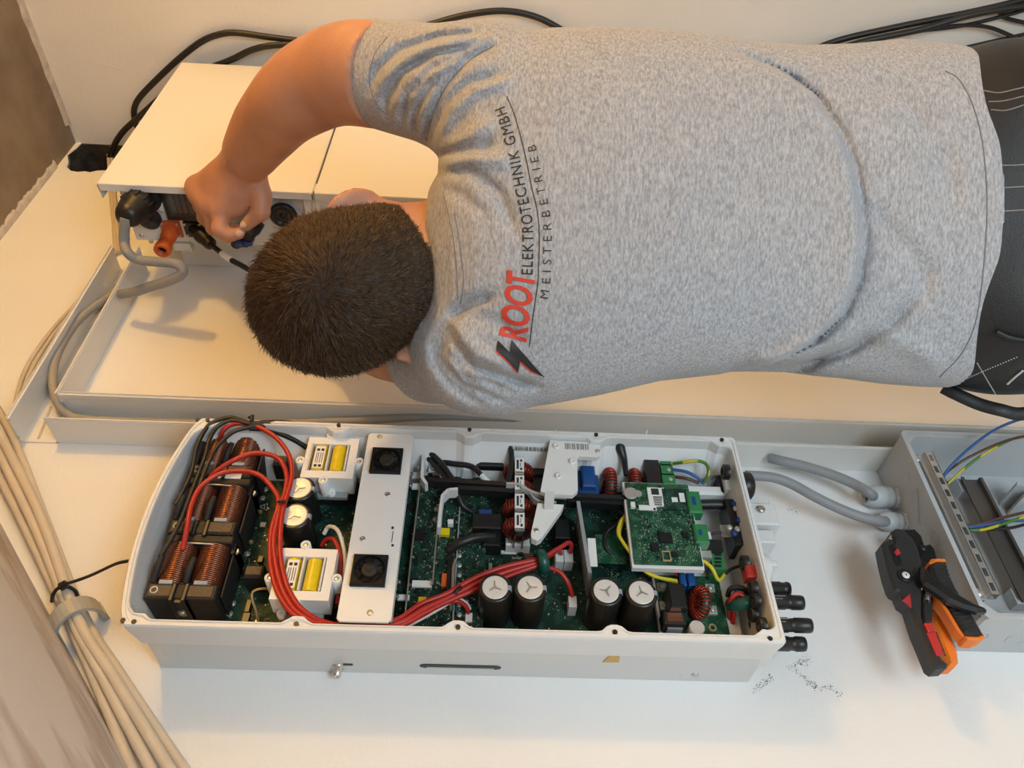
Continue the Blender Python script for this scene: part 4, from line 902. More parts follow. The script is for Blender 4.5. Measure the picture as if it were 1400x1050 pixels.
rod('grey_wire', hpts([(960,660),(975,652),(992,650)], [.078,.08,.08]), .0030, M['gcab'])
bxp('divider_bar', (940,674), (988,664), .090, .050, M['white'], None, .003)
rod('black_wire', hpts([(957,690),(985,690),(1003,694),(1006,708),(1002,716)], [.08,.082,.08,.078,.075]), .0075, M['blkr'])
# dark upright shield
us, ws0 = onh(806,783,.105); us2, ws1 = onh(790,685,.105)
m = MB(); m.hexa([W(us+.003, ws0, HP), W(us+.008, ws0, HP), W(us2+.008, ws1, HP), W(us2+.003, ws1, HP), W(us-.002, ws0, .105), W(us+.003, ws0, .105), W(us2+.003, ws1, .105), W(us2-.002, ws1, .105)])
sh_ = m.build('shield_plate', M['grey'], inv); bxp('shield_label', (806,774), (814,736), .0975, .096, M['white'], sh_)
bxp('shield_card', (817,770), (852,732), .075, .0735, M['pcb2'], sh_)
# communication board -------------------------------------------------------
cu0, cu1, cw0, cw1 = .6070, .6955, .1115, .2405
m = MB(); m.box(cu0-.003, cu1+.002, cw0-.004, cw1+.003, .098, .1065); m.build('board_tray', M['white'], inv)
m = MB(); m.box(cu0, cu1, cw0, cw1, .108, .110); cb = m.build('communication_board', M['pcb2'], inv)
scatter('tiny_silver_parts', M['smd'], 230, cu0+.004, cu1-.004, cw0+.004, cw1-.03, .110, (.0007,.002), (.0005,.0014), cb, 7)
scatter('tiny_black_chips', M['chip'], 45, cu0+.004, cu1-.006, cw0+.004, cw1-.004, .110, (.0014,.0035), (.0008,.0015), cb, 8)
for x0, y0, x1, y1 in ((902,728,918,741),(891,742,900,753),(934,727,941,734),(919,754,926,760)): bxp('chip', (x0,y1), (x1,y0), .1125, .110, M['chip'], cb)
bxp('module_label', (888,691), (908,667), .1130, .110, M['white'], cb); bxp('module_code', (891,676), (900,668), .1133, .1129, M['ink'], cb)
for k in range(5): bxp('module_code', (893+k*.5,680+k*2.6), (905,679+k*2.6), .1133, .1129, M['ink'], cb)
w_ = bxp('radio_module', (909,696), (938,669), .1135, .110, M['pcb'], cb); bxp('radio_code', (919,686), (926,680), .1140, .1134, M['white'], cb); bxp('radio_code', (930,686), (935,674), .1140, .1134, M['white'], cb)
bxp('board_label', (874,697), (897,691), .1112, .110, M['white'], cb); bxp('white_connector', (863,693), (868,686), .115, .110, M['white'], cb)
m = MB(); q = PH(862,675,.111); m.lathe(q, (0,-1,0), [(0,.0095),(.002,.0095),(.0022,.009)], 20); m.build('coin_cell_clip', M['smd'], cb)
m = MB(); m.lathe(PH(872,676,.111), (0,-1,0), [(0,.0055),(.0025,.0055)], 16); m.build('coin_cell_clip', M['smd'], cb)
for r_ in range(3):
    m = MB()
    for k in range(14):
        q = PH(935.5 + r_*3.6 + k*1.0, 674 + k*6.2, .110); m.lathe(q, (0,-1,0), [(0,.0009),(.0016,.0008)], 6)
    m.build('pin_row', M['smd'], cb, kind='stuff')
for x0, y0, x1, y1 in ((907,753,916,767),(908,755,915,765)): bxp('gold_socket', (x0,y1), (x1,y0), .1115 if x0 == 907 else .1119, .110, M['tan'] if x0 == 907 else M['pcb'], cb)
for x0, y0, x1, y1 in ((943,671,956,700),(952,716,966,741)):
    t = bxp('plug_terminal', (x0,y1), (x1,y0), .117, .098, M['tgreen'], cb, .002)
    bxp('terminal_slot', (x0+4,y1-10), (x0+7,y0+8), .1173, .1165, M['blue'], t)
bxp('network_socket', (967,752), (986,738), .100, .06, M['blk'], cb); bxp('socket_shell', (958,762), (972,753), .098, .06, M['smd'], cb)
t = bxp('screw_terminal', (975,778), (988,754), .092, .05, M['tgreen'])
for k in range(4):
    bxp('terminal_slot', (977,760+k*5), (986,757+k*5), .0924, .0915, M['chip'], t)
rod('yellow_wire', hpts([(858,702),(849,712),(845,728),(852,742),(862,756),(876,776),(895,788),(925,794)], [.09,.095,.1,.1,.1,.098,.09,.08]), .0024, M['wyel'])
rod('yellow_wire', hpts([(857,705),(850,716),(847,732),(856,748),(868,764),(884,781),(905,791),(926,796)], [.086,.09,.096,.096,.096,.094,.086,.076]), .0022, M['wyel'])
rod('yellow_wire', hpts([(958,766),(966,770),(974,778),(980,790),(984,793),(990,786)], [.1,.1,.098,.09,.086,.08]), .0026, M['wyel'])
rod('black_wire', hpts([(856,705),(842,718),(830,728),(827,745),(836,758),(850,766)], [.085,.085,.08,.078,.074,.07]), .0026, M['blkr'])
rod('black_wire', hpts([(990,786),(1000,778),(1012,774),(1024,775)], [.08,.08,.08,.08]), .0022, M['blkr'])
# filter board -----------------------------------------------------------------
m = MB(); m.box(.640, .745, .024, .132, .052, .060); m.build('filter_tray', M['white'], inv)
m = MB(); m.box(.643, .729, .034, .124, .0605, .0625); fb = m.build('filter_board', M['pcb2'], inv)
bxp('filter_block', (918,830), (935,797), .098, .0625, M['chip'], fb, .0015)
for x0, x1 in ((931,937),(942,949)): bxp('varistor', (x0,800), (x1,782), .085, .0625, M['bluebox'], fb, .0015)
b = bxp('small_transformer', (908,852), (936,835), .085, .0625, M['core'], fb, .002); bxp('coil_window', (913,849), (932,838), .0856, .084, M['copper'], b); bxp('transformer_label', (913,860), (933,856), .0745, .0625, M['capb'], b)
c = PH(956,824,.08); m = MB(); m.torus(c, (0,-.35,1), .0145, .0055, 30, 10); t = m.build('toroid_choke', M['cgreen'], fb)
m = MB()
for i in range(26):
    q = 2*math.pi*i/26
    if abs(math.sin(q)) < .22 and math.cos(q) > 0: continue
    d_ = Vector((0,-.35,1)).normalized(); x_ = Vector((1,0,0)); y_ = d_.cross(x_); e = x_*math.cos(q) + y_*math.sin(q)
    m.torus(c + e*.0145, e.cross(d_), .0068, .0012, 10, 5)
m.build('winding', M['copper2'], t)
for x, y in ((905,802),(909,828),(971,804),(974,834)):
    m = MB(); u_, w_ = onh(x, y, .066); m.box(u_-.006, u_+.006, w_-.006, w_+.006, .0625, .066); m.lathe(W(u_, w_, .066), (0,-1,0), [(0,.0042),(.002,.004),(.003,.002)], 10); m.build('clamp_screw', M['smd'], fb)
m = MB(); m.torus(PH(974,858,.0625), (0,-1,0), .0042, .0014, 18, 6); m.build('brass_eyelet', M['tan'], fb)
m = MB(); m.lathe(PH(950,864,.0625), (0,-1,0), [(0,.010),(.012,.010),(.013,.009)], 24); m.build('can_capacitor', M['capw'], fb)
rod('red_wire', hpts([(924,784),(926,790)], [.09,.07]), .0016, M['wred'])
rod('black_wire', hpts([(926,772),(928,782),(928,792)], [.1,.085,.07]), .0034, M['blkr'])
# right end inside: switch, grommets, ferrite ring with leads
c = PH(1016,822,.085); m = MB(); m.torus(c, (.8,-.5,.35), .0165, .0075, 28, 10, 1.1); m.build('ferrite_ring', M['cgreen'], inv)
for P, hs in (([(998,846),(996,830),(1000,818),(1008,812),(1016,815),(1020,824)], [.06,.08,.095,.1,.1,.09]), ([(1002,852),(1004,832),(1010,820),(1016,817),(1020,822)], [.06,.08,.092,.097,.092]), ([(1030,832),(1036,840),(1042,845)], [.08,.078,.075])): rod('red_wire', hpts(P, hs), .0030, M['wred'])
for P, hs in (([(995,815),(998,806),(1008,803),(1018,806),(1024,812)], [.08,.09,.095,.095,.09]), ([(1030,838),(1027,850),(1030,862),(1040,866)], [.07,.065,.06,.06])): rod('black_wire', hpts(P, hs), .0034, M['blkr'])
for x, y, r_ in ((1022,770,.010),(1036,800,.009),(1044,810,.009),(1052,846,.010),(1000,636,.011),(1034,840,.010)):
    u_ = L_ - .016; w_, h_ = onu(x, y, u_); h_ = max(.055, min(.115, h_)); m = MB(); m.lathe(W(u_, w_, h_), (0,0,1), [(0,r_),(.008,r_),(.009,r_*.8),(.009,r_*.5),(.002,r_*.45)], 18); m.build('grommet', M['blk'], inv)
bxp('red_switch', (1022,788), (1036,771), .113, .095, M['redb'], None, .002); m = MB(); m.lathe(PH(1036,779,.113), (0,-1,-.3), [(0,.002),(.004,.0015)], 8); m.build('switch_tip', M['smd'], inv)
sw = bxp('switch_body', (1006,744), (1020,682), .098, .06, M['blk'], None, .002)
for x, y, c_ in ((1004,690,'blue'),(1012,682,'blue'),(1010,712,'blue'),(1004,730,'blue'),(1015,685,'tan'),(1021,722,'tan'),(1006,696,'smd'),(1008,724,'smd'),(997,722,'smd')):
    m = MB(); m.lathe(PH(x,y,.099), (0,-1,0), [(0,.0045),(.003,.0042),(.004,.002)], 10); m.build('switch_terminal', M[c_], sw)
for x, y in ((1016,686),(1024,720)):
    m = MB(); m.torus(PH(x,y,.118), (0,-.3,1), .0042, .0016, 14, 6); m.build('yellow_ring', M['yel'], sw)
bxp('white_cover', (993,668), (1010,648), .100, .06, M['white'], None, .001); bxp('black_module', (986,672), (1000,650), .090, .06, M['blk'])
bxp('metal_tab', (988,734), (1004,718), .092, .090, M['steel']); rod('black_wire', hpts([(965,731),(978,729),(988,728)], .09), .0018, M['blkr']); bxp('pink_plug', (965,737), (971,727), .095, .085, M['panelw'])
# outside lower end: gland, knob, plugs --------------------------------------
def onend(x, y): w_, h_ = onu(x, y, L_); return W(L_, w_, min(max(h_, .02), .122))
p = W(L_, *onu(1017, 652, L_)); p = W(L_, .268, .075); m = MB(); m.lathe(p, (0,0,-1), [(0,.0225),(.004,.0225),(.004,.019),(.010,.019),(.011,.0205),(.026,.0205),(.030,.016),(.031,.009)], 20); m.build('cable_gland', M['blk'], inv)
ep = MB(); ep.box(L_-.006, L_+.006, .016, .26, .030, .095); e_ = ep.build('end_plate', M['hous'], inv)
for (A, Bq, h1) in (((1032,716),(1059,688),.066), ((1040,741),(1057,724),.060), ((1036,700),(1050,676),.05)):
    ua, wa = onh(*A, h1); ub, wb = onh(*Bq, h1); m = MB(); m.bbox(L_+.004, max(ua, ub), wa, wb, .03, h1, .002); m.build('end_boss', M['hous'], e_)
q = PH(1040,697,.067); m = MB(); m.lathe(q, (0,-1,0), [(0,.006),(.003,.006),(.004,.004)], 14); m.build('end_screw', M['steel'], e_)
kn = MB(); kn.lathe(W(L_+.004, .138, .062), (0,0,-1), [(0,.021),(.020,.021),(.024,.019),(.025,.010)], 28); kn.bbox(L_+.025, L_+.036, .134, .142, .045, .080, .002); kn.build('rotary_switch', M['hous'], inv)
for k, (t_, a_) in enumerate((('0', .150), ('1', .138), ('2', .126))):
    lettering(t_, W(L_+.008 + k*.001, a_ - .001, .0835 - abs(k-1)*.003), (0,0,-1), (1,0,0), .0050, M['ink'], e_)
m = MB(); m.bbox(L_+.004, L_+.016, .158, .174, .055, .085, .002); m.build('black_latch', M['blk'], e_)
def mc4(w_, h_, len_, txt):
    p = W(L_+.004, w_, h_); d = (0,0,-1); m = MB(); m.lathe(p, d, [(0,.0105),(.004,.0105),(.006,.0095),(.022,.0095),(.023,.0085),(.030,.0085),(.031,.0095),(len_-.004,.0095),(len_,.0088),(len_,.005),(len_-.01,.0045)], 18)
    t = m.build('solar_plug', M['blk'], inv)
    if txt:
        for k, s in enumerate(('Do not disconnect', 'under load')): lettering(s, W(L_+.008 + k*.003, w_+.0030-k*.0038, h_+.0098-.0003*k), (0,0,-1), (1,0,0), .0017, M['inkw'], t, 'plug_lettering', .95)
mc4(.094, .088, .034, False); mc4(.074, .090, .046, True); mc4(.047, .082, .052, True); mc4(.028, .070, .043, False)

# ---------------------------------------------------------------- the electrician
# modelled in a frame that looks the way he faces: x down, y to his left, z forward (away from the photographer)
def c3(px, py, d): return np.array([(px-700)/CF*d, (py-525)/CF*d, d])
def to_world(V): return CC + V @ CR
class Field:
    def __init__(s, lo, hi, st):
        s.lo = np.array(lo, float); s.st = st; s.n = np.ceil((np.array(hi)-s.lo)/st).astype(int)+1
        s.F = np.full(s.n, 1.0, np.float32)
    def region(s, lo, hi):
        a = np.maximum(np.floor((np.array(lo)-s.lo)/s.st).astype(int), 0); b = np.minimum(np.ceil((np.array(hi)-s.lo)/s.st).astype(int)+1, s.n)
        if (b <= a).any(): return None
        g = [s.lo[i] + np.arange(a[i], b[i], dtype=np.float32)*s.st for i in range(3)]
        X, Y, Z = np.meshgrid(*g, indexing='ij'); return (slice(a[0],b[0]), slice(a[1],b[1]), slice(a[2],b[2])), X, Y, Z
    def smin(s, sl, d, k):
        A = s.F[sl]; h = np.clip(0.5 + 0.5*(d - A)/k, 0, 1) if k > 0 else None
        s.F[sl] = (d + (A-d)*h - k*h*(1-h)) if k > 0 else np.minimum(A, d)
    def cap(s, a, b, ra, rb, k=.02):
        a = np.array(a); b = np.array(b); m = max(ra, rb) + k*1.5 + .015
        R = s.region(np.minimum(a,b)-m, np.maximum(a,b)+m)
        if R is None: return
        sl, X, Y, Z = R; ab = b-a; L = (ab@ab) + 1e-9
        t = np.clip(((X-a[0])*ab[0]+(Y-a[1])*ab[1]+(Z-a[2])*ab[2])/L, 0, 1)
        d = np.sqrt((X-a[0]-t*ab[0])**2+(Y-a[1]-t*ab[1])**2+(Z-a[2]-t*ab[2])**2) - (ra+(rb-ra)*t)
        s.smin(sl, d, k)
    def chain(s, P, r, k=.02):
        for i in range(len(P)-1): s.cap(P[i], P[i+1], r[i], r[i+1], k)
    def ell(s, c, ax, rad, k=.02, sub=False):
        m = max(rad) + k*1.5 + .01; R = s.region(np.array(c)-m, np.array(c)+m)
        if R is None: return
        sl, X, Y, Z = R; q = 0; g = 0
        for e, r in zip(ax, rad):
            p = (X-c[0])*e[0]+(Y-c[1])*e[1]+(Z-c[2])*e[2]; q = q + (p/r)**2; g = g + (p/r/r)**2
        q = np.sqrt(q); d = q*(q-1)/np.maximum(np.sqrt(g), 1e-4)
        if sub: s.F[sl] = np.maximum(s.F[sl], -d)
        else: s.smin(sl, d, k)
    def mesh(s):
        F = s.F; S = F < 0; nx, ny, nz = F.shape
        c = np.zeros((nx-1, ny-1, nz-1), np.int8)
        for i in (0,1):
            for j in (0,1):
                for k in (0,1): c += S[i:nx-1+i, j:ny-1+j, k:nz-1+k]
        act = (c > 0) & (c < 8); idx = np.argwhere(act); ids = np.full(act.shape, -1, np.int64); ids[act] = np.arange(len(idx))
        acc = np.zeros((len(idx), 3)); cnt = np.zeros(len(idx)); I, J, K = idx.T
        for ax in range(3):
            for o1 in (0,1):
                for o2 in (0,1):
                    o = [0,0,0]; oo = [q for q in range(3) if q != ax]; o[oo[0]] = o1; o[oo[1]] = o2; e = list(o); e[ax] = 1
                    f0 = F[I+o[0], J+o[1], K+o[2]]; f1 = F[I+e[0], J+e[1], K+e[2]]; x = (f0 < 0) != (f1 < 0)
                    t = np.where(x, f0/np.where(f0 == f1, 1, f0-f1), 0); p = np.zeros((len(idx),3)); p[:, oo[0]] = o1; p[:, oo[1]] = o2; p[:, ax] = t
                    acc[x] += p[x]; cnt[x] += 1
        V = s.lo + (idx + acc/cnt[:,None])*s.st; Q = []
        for ax in range(3):
            a = [slice(None)]*3; b = [slice(None)]*3; a[ax] = slice(0,-1); b[ax] = slice(1,None)
            x = S[tuple(a)] != S[tuple(b)]; E = np.argwhere(x); oo = [q for q in range(3) if q != ax]
            E = E[(E[:,oo[0]] > 0) & (E[:,oo[1]] > 0) & (E[:,oo[0]] < F.shape[oo[0]]-1) & (E[:,oo[1]] < F.shape[oo[1]]-1)]
            q = []
            for d1, d2 in ((1,1),(0,1),(0,0),(1,0)):
                G = E.copy(); G[:,oo[0]] -= d1; G[:,oo[1]] -= d2; q.append(ids[G[:,0],G[:,1],G[:,2]])
            q = np.stack(q, 1); fl = S[E[:,0],E[:,1],E[:,2]] ^ (ax == 1); q[fl] = q[fl][:, ::-1]; Q.append(q)
        return V, np.concatenate(Q)
def relax(V, Q, it=2, lam=.5):
    for _ in range(it):
        A = np.zeros_like(V); n = np.zeros(len(V))
        for a, b in ((0,1),(1,2),(2,3),(3,0)):
            np.add.at(A, Q[:,a], V[Q[:,b]]); np.add.at(A, Q[:,b], V[Q[:,a]]); np.add.at(n, Q[:,a], 1); np.add.at(n, Q[:,b], 1)
        V = V + lam*(A/np.maximum(n,1)[:,None] - V)
    return V
def link_field(name, V, Q, mt, parent, **k):
    Wd = to_world(V); me = bpy.data.meshes.new(name); loc = (Wd.min(0)+Wd.max(0))/2
    me.from_pydata((Wd-loc).tolist(), [], Q.tolist()); me.polygons.foreach_set('use_smooth', [True]*len(me.polygons))
    bm = bmesh.new(); bm.from_mesh(me); bmesh.ops.recalc_face_normals(bm, faces=bm.faces); bm.to_mesh(me); bm.free()
    me.materials.append(mt); o = bpy.data.objects.new(name, me); COL.objects.link(o); _place(o, parent, loc); return tag(o, **k)

man = empty('person', Vector((0.36, -0.42, 0.0)), 'person in a grey printed t-shirt and black work trousers reaching up to the battery unit', 'person')
M['skin'] = mat('skin', (0.50, 0.245, 0.15), 0.5, var=0.10, vscale=22, bump=0.2, bscale=350, sss=0.12)
M['hair'] = mat('brown_hair', (0.040, 0.021, 0.010), 0.36, col2=(0.15, 0.080, 0.036), vscale=160)
M['scalp'] = mat('hair_undercoat', (0.020, 0.012, 0.008), 0.7, col2=(0.04, 0.024, 0.014), vscale=60)
M['trous'] = mat('black_work_trousers', (0.009, 0.0095, 0.011), 0.5, var=0.15, vscale=10, bump=0.2, bscale=500)
M['stitch'] = mat('white_stitching', (0.62, 0.62, 0.60), 0.7)
M['shoe'] = mat('black_shoe', (0.02, 0.02, 0.02), 0.5)
M['redp'] = mat('red_print', (0.60, 0.045, 0.02), 0.6)
M['blackp'] = mat('black_print', (0.016, 0.014, 0.014), 0.6)
def heather():
    m = mat('heather_grey_jersey', (0.3, 0.3, 0.3), 0.9, spec=0.2); nt = m.node_tree; b = nt.nodes['Principled BSDF']; N = nt.nodes.new; K = nt.links.new
    tc = N('ShaderNodeTexCoord'); mp = N('ShaderNodeMapping'); mp0 = N('ShaderNodeMapping'); mp0.inputs['Rotation'].default_value = (0, 0, 0.765); mp.inputs['Scale'].default_value = (0.30, 1.0, 1.0); K(tc.outputs['Object'], mp0.inputs['Vector']); K(mp0.outputs['Vector'], mp.inputs['Vector'])
    n = N('ShaderNodeTexNoise'); n.inputs['Scale'].default_value = 420; n.inputs['Detail'].default_value = 3; n.inputs['Roughness'].default_value = .7; K(mp.outputs['Vector'], n.inputs['Vector'])
    r = N('ShaderNodeValToRGB'); r.color_ramp.elements[0].position = .34; r.color_ramp.elements[0].color = (0.26, 0.265, 0.28, 1); r.color_ramp.elements[1].position = .68; r.color_ramp.elements[1].color = (0.50, 0.505, 0.525, 1)
    K(n.outputs['Fac'], r.inputs['Fac']); K(r.outputs['Color'], b.inputs['Base Color'])
    n2 = N('ShaderNodeTexNoise'); n2.inputs['Scale'].default_value = 900; K(mp.outputs['Vector'], n2.inputs['Vector'])
    n3 = N('ShaderNodeTexNoise'); n3.inputs['Scale'].default_value = 14; n3.inputs['Detail'].default_value = 3; K(tc.outputs['Object'], n3.inputs['Vector'])
    bp = N('ShaderNodeBump'); bp.inputs['Strength'].default_value = .35; bp.inputs['Distance'].default_value = .001; K(n2.outputs['Fac'], bp.inputs['Height'])
    bq = N('ShaderNodeBump'); bq.inputs['Strength'].default_value = .35; bq.inputs['Distance'].default_value = .012; K(n3.outputs['Fac'], bq.inputs['Height']); K(bp.outputs['Normal'], bq.inputs['Normal'])
    K(bq.outputs['Normal'], b.inputs['Normal']); b.inputs['Sheen Weight'].default_value = .2; return m
M['shirt'] = heather()

# torso sections: photo x, upper and lower outline, centre depth, half depth
SEC = [(588,262,440,.935,.045),(604,226,470,.93,.062),(625,170,505,.925,.080),(655,95,540,.925,.098),(690,58,557,.925,.106),(750,49,553,.925,.112),(820,48,540,.928,.115),(900,52,521,.93,.114),(1000,64,510,.935,.110),
       (1080,72,511,.94,.108),(1150,70,517,.945,.110),(1210,64,525,.95,.112),(1265,68,529,.95,.112),(1310,76,530,.95,.112),(1360,76,530,.95,.112)]
SX = np.array([(s[0]-700)/CF*s[3] for s in SEC]); SY = np.array([((s[1]+s[2])/2-525)/CF*s[3] for s in SEC]); SH = np.array([(s[2]-s[1])/2/CF*s[3] for s in SEC]); SZ = np.array([s[3] for s in SEC]); SD = np.array([s[4] for s in SEC])
def torso(X, Y, Z, off=0.0, p=2.35):
    x1 = X[:,0,0]; ip = lambda A: np.interp(x1, SX, A)[:,None,None]
    hy = ip(SH)+off; hz = ip(SD)+off; a = np.abs(Y-ip(SY))/hy; b = np.abs(Z-ip(SZ))/hz
    q = (a**p + b**p)**(1/p); d = (q-1)*np.minimum(hy, hz)*1.0
    return np.maximum(d, (SX[0]-off) - X)
HEM = .535
# limb joints
RS, RE, RW = c3(648,128,.925), c3(404,133,1.06), c3(335,220,1.232)
LS, LE, LW = c3(654,478,.925), c3(522,462,1.12), c3(448,412,1.235)
SE_R = c3(513,101,.992); SE_L = c3(586,484,1.02)
def shirt_base(f):
    r = f.region((-.20,-.50,.77), (.58,.09,1.08)); f.smin(r[0], torso(*r[1:]), 0)
    f.cap(RS + np.array([.035,.03,0]), RS, .074, .072, .035); f.cap(RS, SE_R + (SE_R-RS)*.4, .072, .0635, .03)
    f.cap(LS + np.array([.035,-.03,0]), LS, .070, .068, .035); f.cap(LS, SE_L + (SE_L-LS)*.4, .068, .064, .03)
# head axes
tt = math.radians(28); hu = np.array([-.905*math.cos(tt), .424*math.cos(tt), -math.sin(tt)]); hu /= np.linalg.norm(hu)
hr = np.array([-.424, -.905, 0.]); hf = np.cross(hr, hu); hf = hf if hf[2] > 0 else -hf
HC = c3(483,396,.925); HA = (hr, hf, hu)
CRAN = (HC + hu*.012, (.083, .100, .094))

# ---- body
B_ = Field((-.56,-.50,.76), (.30,.12,1.46), .0042)
B_.ell(CRAN[0], HA, CRAN[1], .01)
B_.ell(HC - hu*.052 + hf*.030, HA, (.064, .072, .078), .03)
B_.ell(HC - hu*.105 + hf*.078, HA, (.024, .020, .020), .02)                     # chin
B_.cap(HC - hu*.012 + hf*.097, HC - hu*.052 + hf*.116, .009, .013, .012)        # nose
for s in (-1, 1):
    B_.cap(HC + hu*.018 + hf*.092 + hr*.012*s, HC + hu*.014 + hf*.080 + hr*.048*s, .010, .010, .012)   # brow
    B_.ell(HC - hu*.002 + hf*.086 + hr*.031*s, HA, (.014, .011, .010), .004)    # eye
    B_.ell(HC - hu*.040 + hf*.072 + hr*.040*s, HA, (.022, .018, .020), .02)     # cheek
    ea = HC - hu*.040 - hf*.006 + hr*.087*s; e1 = hr*.80*s - hf*.6; e1 /= np.linalg.norm(e1); e2 = np.cross(hu, e1)
    B_.ell(ea + hr*.008*s - hf*.006, (e1, e2, hu), (.020, .0085, .034), .006)   # ear
    B_.ell(ea + hr*.012*s + hf*.004 - hf*.004, (e1, e2, hu), (.010, .006, .019), .0, True)
B_.cap(HC - hu*.078 + hf*.098 - hr*.02, HC - hu*.078 + hf*.098 + hr*.02, .007, .007, .006)
B_.cap(HC - hu*.090 + hf*.094 - hr*.017, HC - hu*.090 + hf*.094 + hr*.017, .0075, .0075, .006)
B_.chain([c3(620,372,.945), c3(565,385,.95), HC - hu*.035 - hf*.012], [.066,.061,.062], .03)
B_.cap(c3(612,318,.955), c3(548,318,.955), .040, .034, .035)
R_ = B_.region((-.12,-.45,.78), (.30,.10,1.08)); d_ = torso(*R_[1:], off=-.016); B_.smin(R_[0], np.maximum(d_, R_[1]-.295), .03)
def arm(S, E, Wp, up, fo):
    P = [np.array(v) for v in spline([Vector(v) for v in (S, up[0], up[1], E, fo, Wp)], 5)]
    B_.chain(P, list(np.interp(np.linspace(0,5,len(P)), range(6), [.058,.057,.050,.0460,.0425,.033])), .02)
arm(RS, RE, RW, (c3(505,102,.985), c3(450,108,1.03)), c3(366,173,1.145)); arm(LS, LE, LW, (LS+(LE-LS)*.4, LS+(LE-LS)*.75), LE+(LW-LE)*.4)
B_.cap(RS + np.array([.03,.05,.0]), RS, .055, .055, .03); B_.cap(LS + np.array([.03,-.05,.0]), LS, .055, .055, .03)
def hand(Wp, KN, FI, TH, palm):
    for k in KN: B_.cap(Wp, k, .027, .0185, .014)
    for k in range(3): B_.cap(KN[k], KN[k+1], .0175, .0175, .012)
    B_.ell(palm[0], palm[1], palm[2], .012)
    for k, f in zip(KN, FI):
        B_.chain([k]+f, [.0150,.0130,.0118,.0100], .0035)
    B_.chain(TH, [.022,.017,.0138,.0105], .006)
kn = [c3(303,286,1.262), c3(287,278,1.275), c3(276,267,1.287), c3(270,256,1.297)]
fi = [[c3(300,314,1.258), c3(311,322,1.262), c3(327,319,1.268)], [c3(292,312,1.300), c3(306,318,1.318), c3(322,312,1.325)], [c3(280,298,1.325), c3(292,306,1.345), c3(308,303,1.352)], [c3(274,282,1.335), c3(284,289,1.352), c3(296,287,1.358)]]
th = [c3(345,236,1.245), c3(357,268,1.252), c3(357,290,1.252), c3(337,307,1.262)]
v1 = (c3(295,275,1.27)-RW); v1 /= np.linalg.norm(v1); v2 = (c3(350,262,1.255)-c3(272,255,1.295)); v2 -= v1*(v1@v2); v2 /= np.linalg.norm(v2); v3 = np.cross(v1, v2)
hand(RW, kn, fi, th, (c3(316,257,1.262), (v1, v2, v3), (.050,.047,.020)))
kl = [c3(414,392,1.268), c3(411,382,1.283), c3(409,373,1.295), c3(409,365,1.305)]
fl = [[k + np.array([-.030,-.012,.014]), k + np.array([-.042,-.022,.030]), k + np.array([-.040,-.026,.046])] for k in kl]
tl = [c3(438,400,1.240), c3(424,402,1.248), c3(409,398,1.254), c3(398,386,1.266)]
hand(LW, kl, fl, tl, (c3(428,392,1.258), (v1, v2, v3), (.045,.042,.020)))
G_ = Field((-.56,-.50,.76), (.30,.12,1.46), .0042); shirt_base(G_)
sl, X, Y, Z = B_.region((-.20,-.50,.77), (.30,.12,1.08)); g = G_.F[sl]
def pcut(pt, a, off): n = (pt-a)/np.linalg.norm(pt-a); return (X-pt[0])*n[0]+(Y-pt[1])*n[1]+(Z-pt[2])*n[2] - off
na, nb = c3(620,372,.945), HC - hu*.035 - hf*.012; ab = nb-na; t = np.clip(((X-na[0])*ab[0]+(Y-na[1])*ab[1]+(Z-na[2])*ab[2])/(ab@ab), 0, 1); neckd = np.sqrt((X-na[0]-t*ab[0])**2+(Y-na[1]-t*ab[1])**2+(Z-na[2]-t*ab[2])**2) - .068
headd = np.sqrt((X-HC[0])**2+(Y-HC[1])**2+(Z-HC[2])**2) - .125
cloth = (g < .035) & (pcut(SE_R, RS, -.022) < 0) & ((Y < -.20) | (pcut(SE_L, LS, -.02) < 0)) & (neckd > 0) & (headd > 0) & ~((X < c3(604,300,.95)[0]) & (Y > c3(600,262,.95)[1]) & (Y < c3(600,430,.95)[1]))
B_.F[sl] = np.where(cloth, np.maximum(B_.F[sl], g + .019), B_.F[sl]); del G_
BV, BQ = B_.mesh(); BV = relax(BV, BQ, 2, .4)
body = link_field('body', BV, BQ, M['skin'], man)
M['nail'] = mat('fingernail', (0.62, 0.42, 0.33), 0.3)
for tip_, dir_, nr_ in ((th[3], th[3]-th[2], np.array([.15,-.1,-1.])), (fi[0][2], fi[0][2]-fi[0][1], np.array([.1,.25,-1.]))):
    d = dir_/np.linalg.norm(dir_); n = nr_ - d*(nr_@d); n /= np.linalg.norm(n); f = Field(tip_-.03, tip_+.03, .0012); f.ell(tip_ + n*.0085, (d, np.cross(d,n), n), (.0075,.0058,.0026), 0); v_, q_ = f.mesh(); link_field('fingernail', v_, q_, M['nail'], body)

# ---- t-shirt
S_ = Field((-.20,-.50,.77), (.58,.09,1.08), .0036)
R_ = S_.region((-.20,-.50,.77), (.58,.09,1.08)); shirt_base(S_)
S_.chain([c3(606,268,.955), c3(612,300,.905), c3(620,345,.885), c3(624,395,.885), c3(618,440,.91)], [.010,.013,.014,.014,.012], .02)
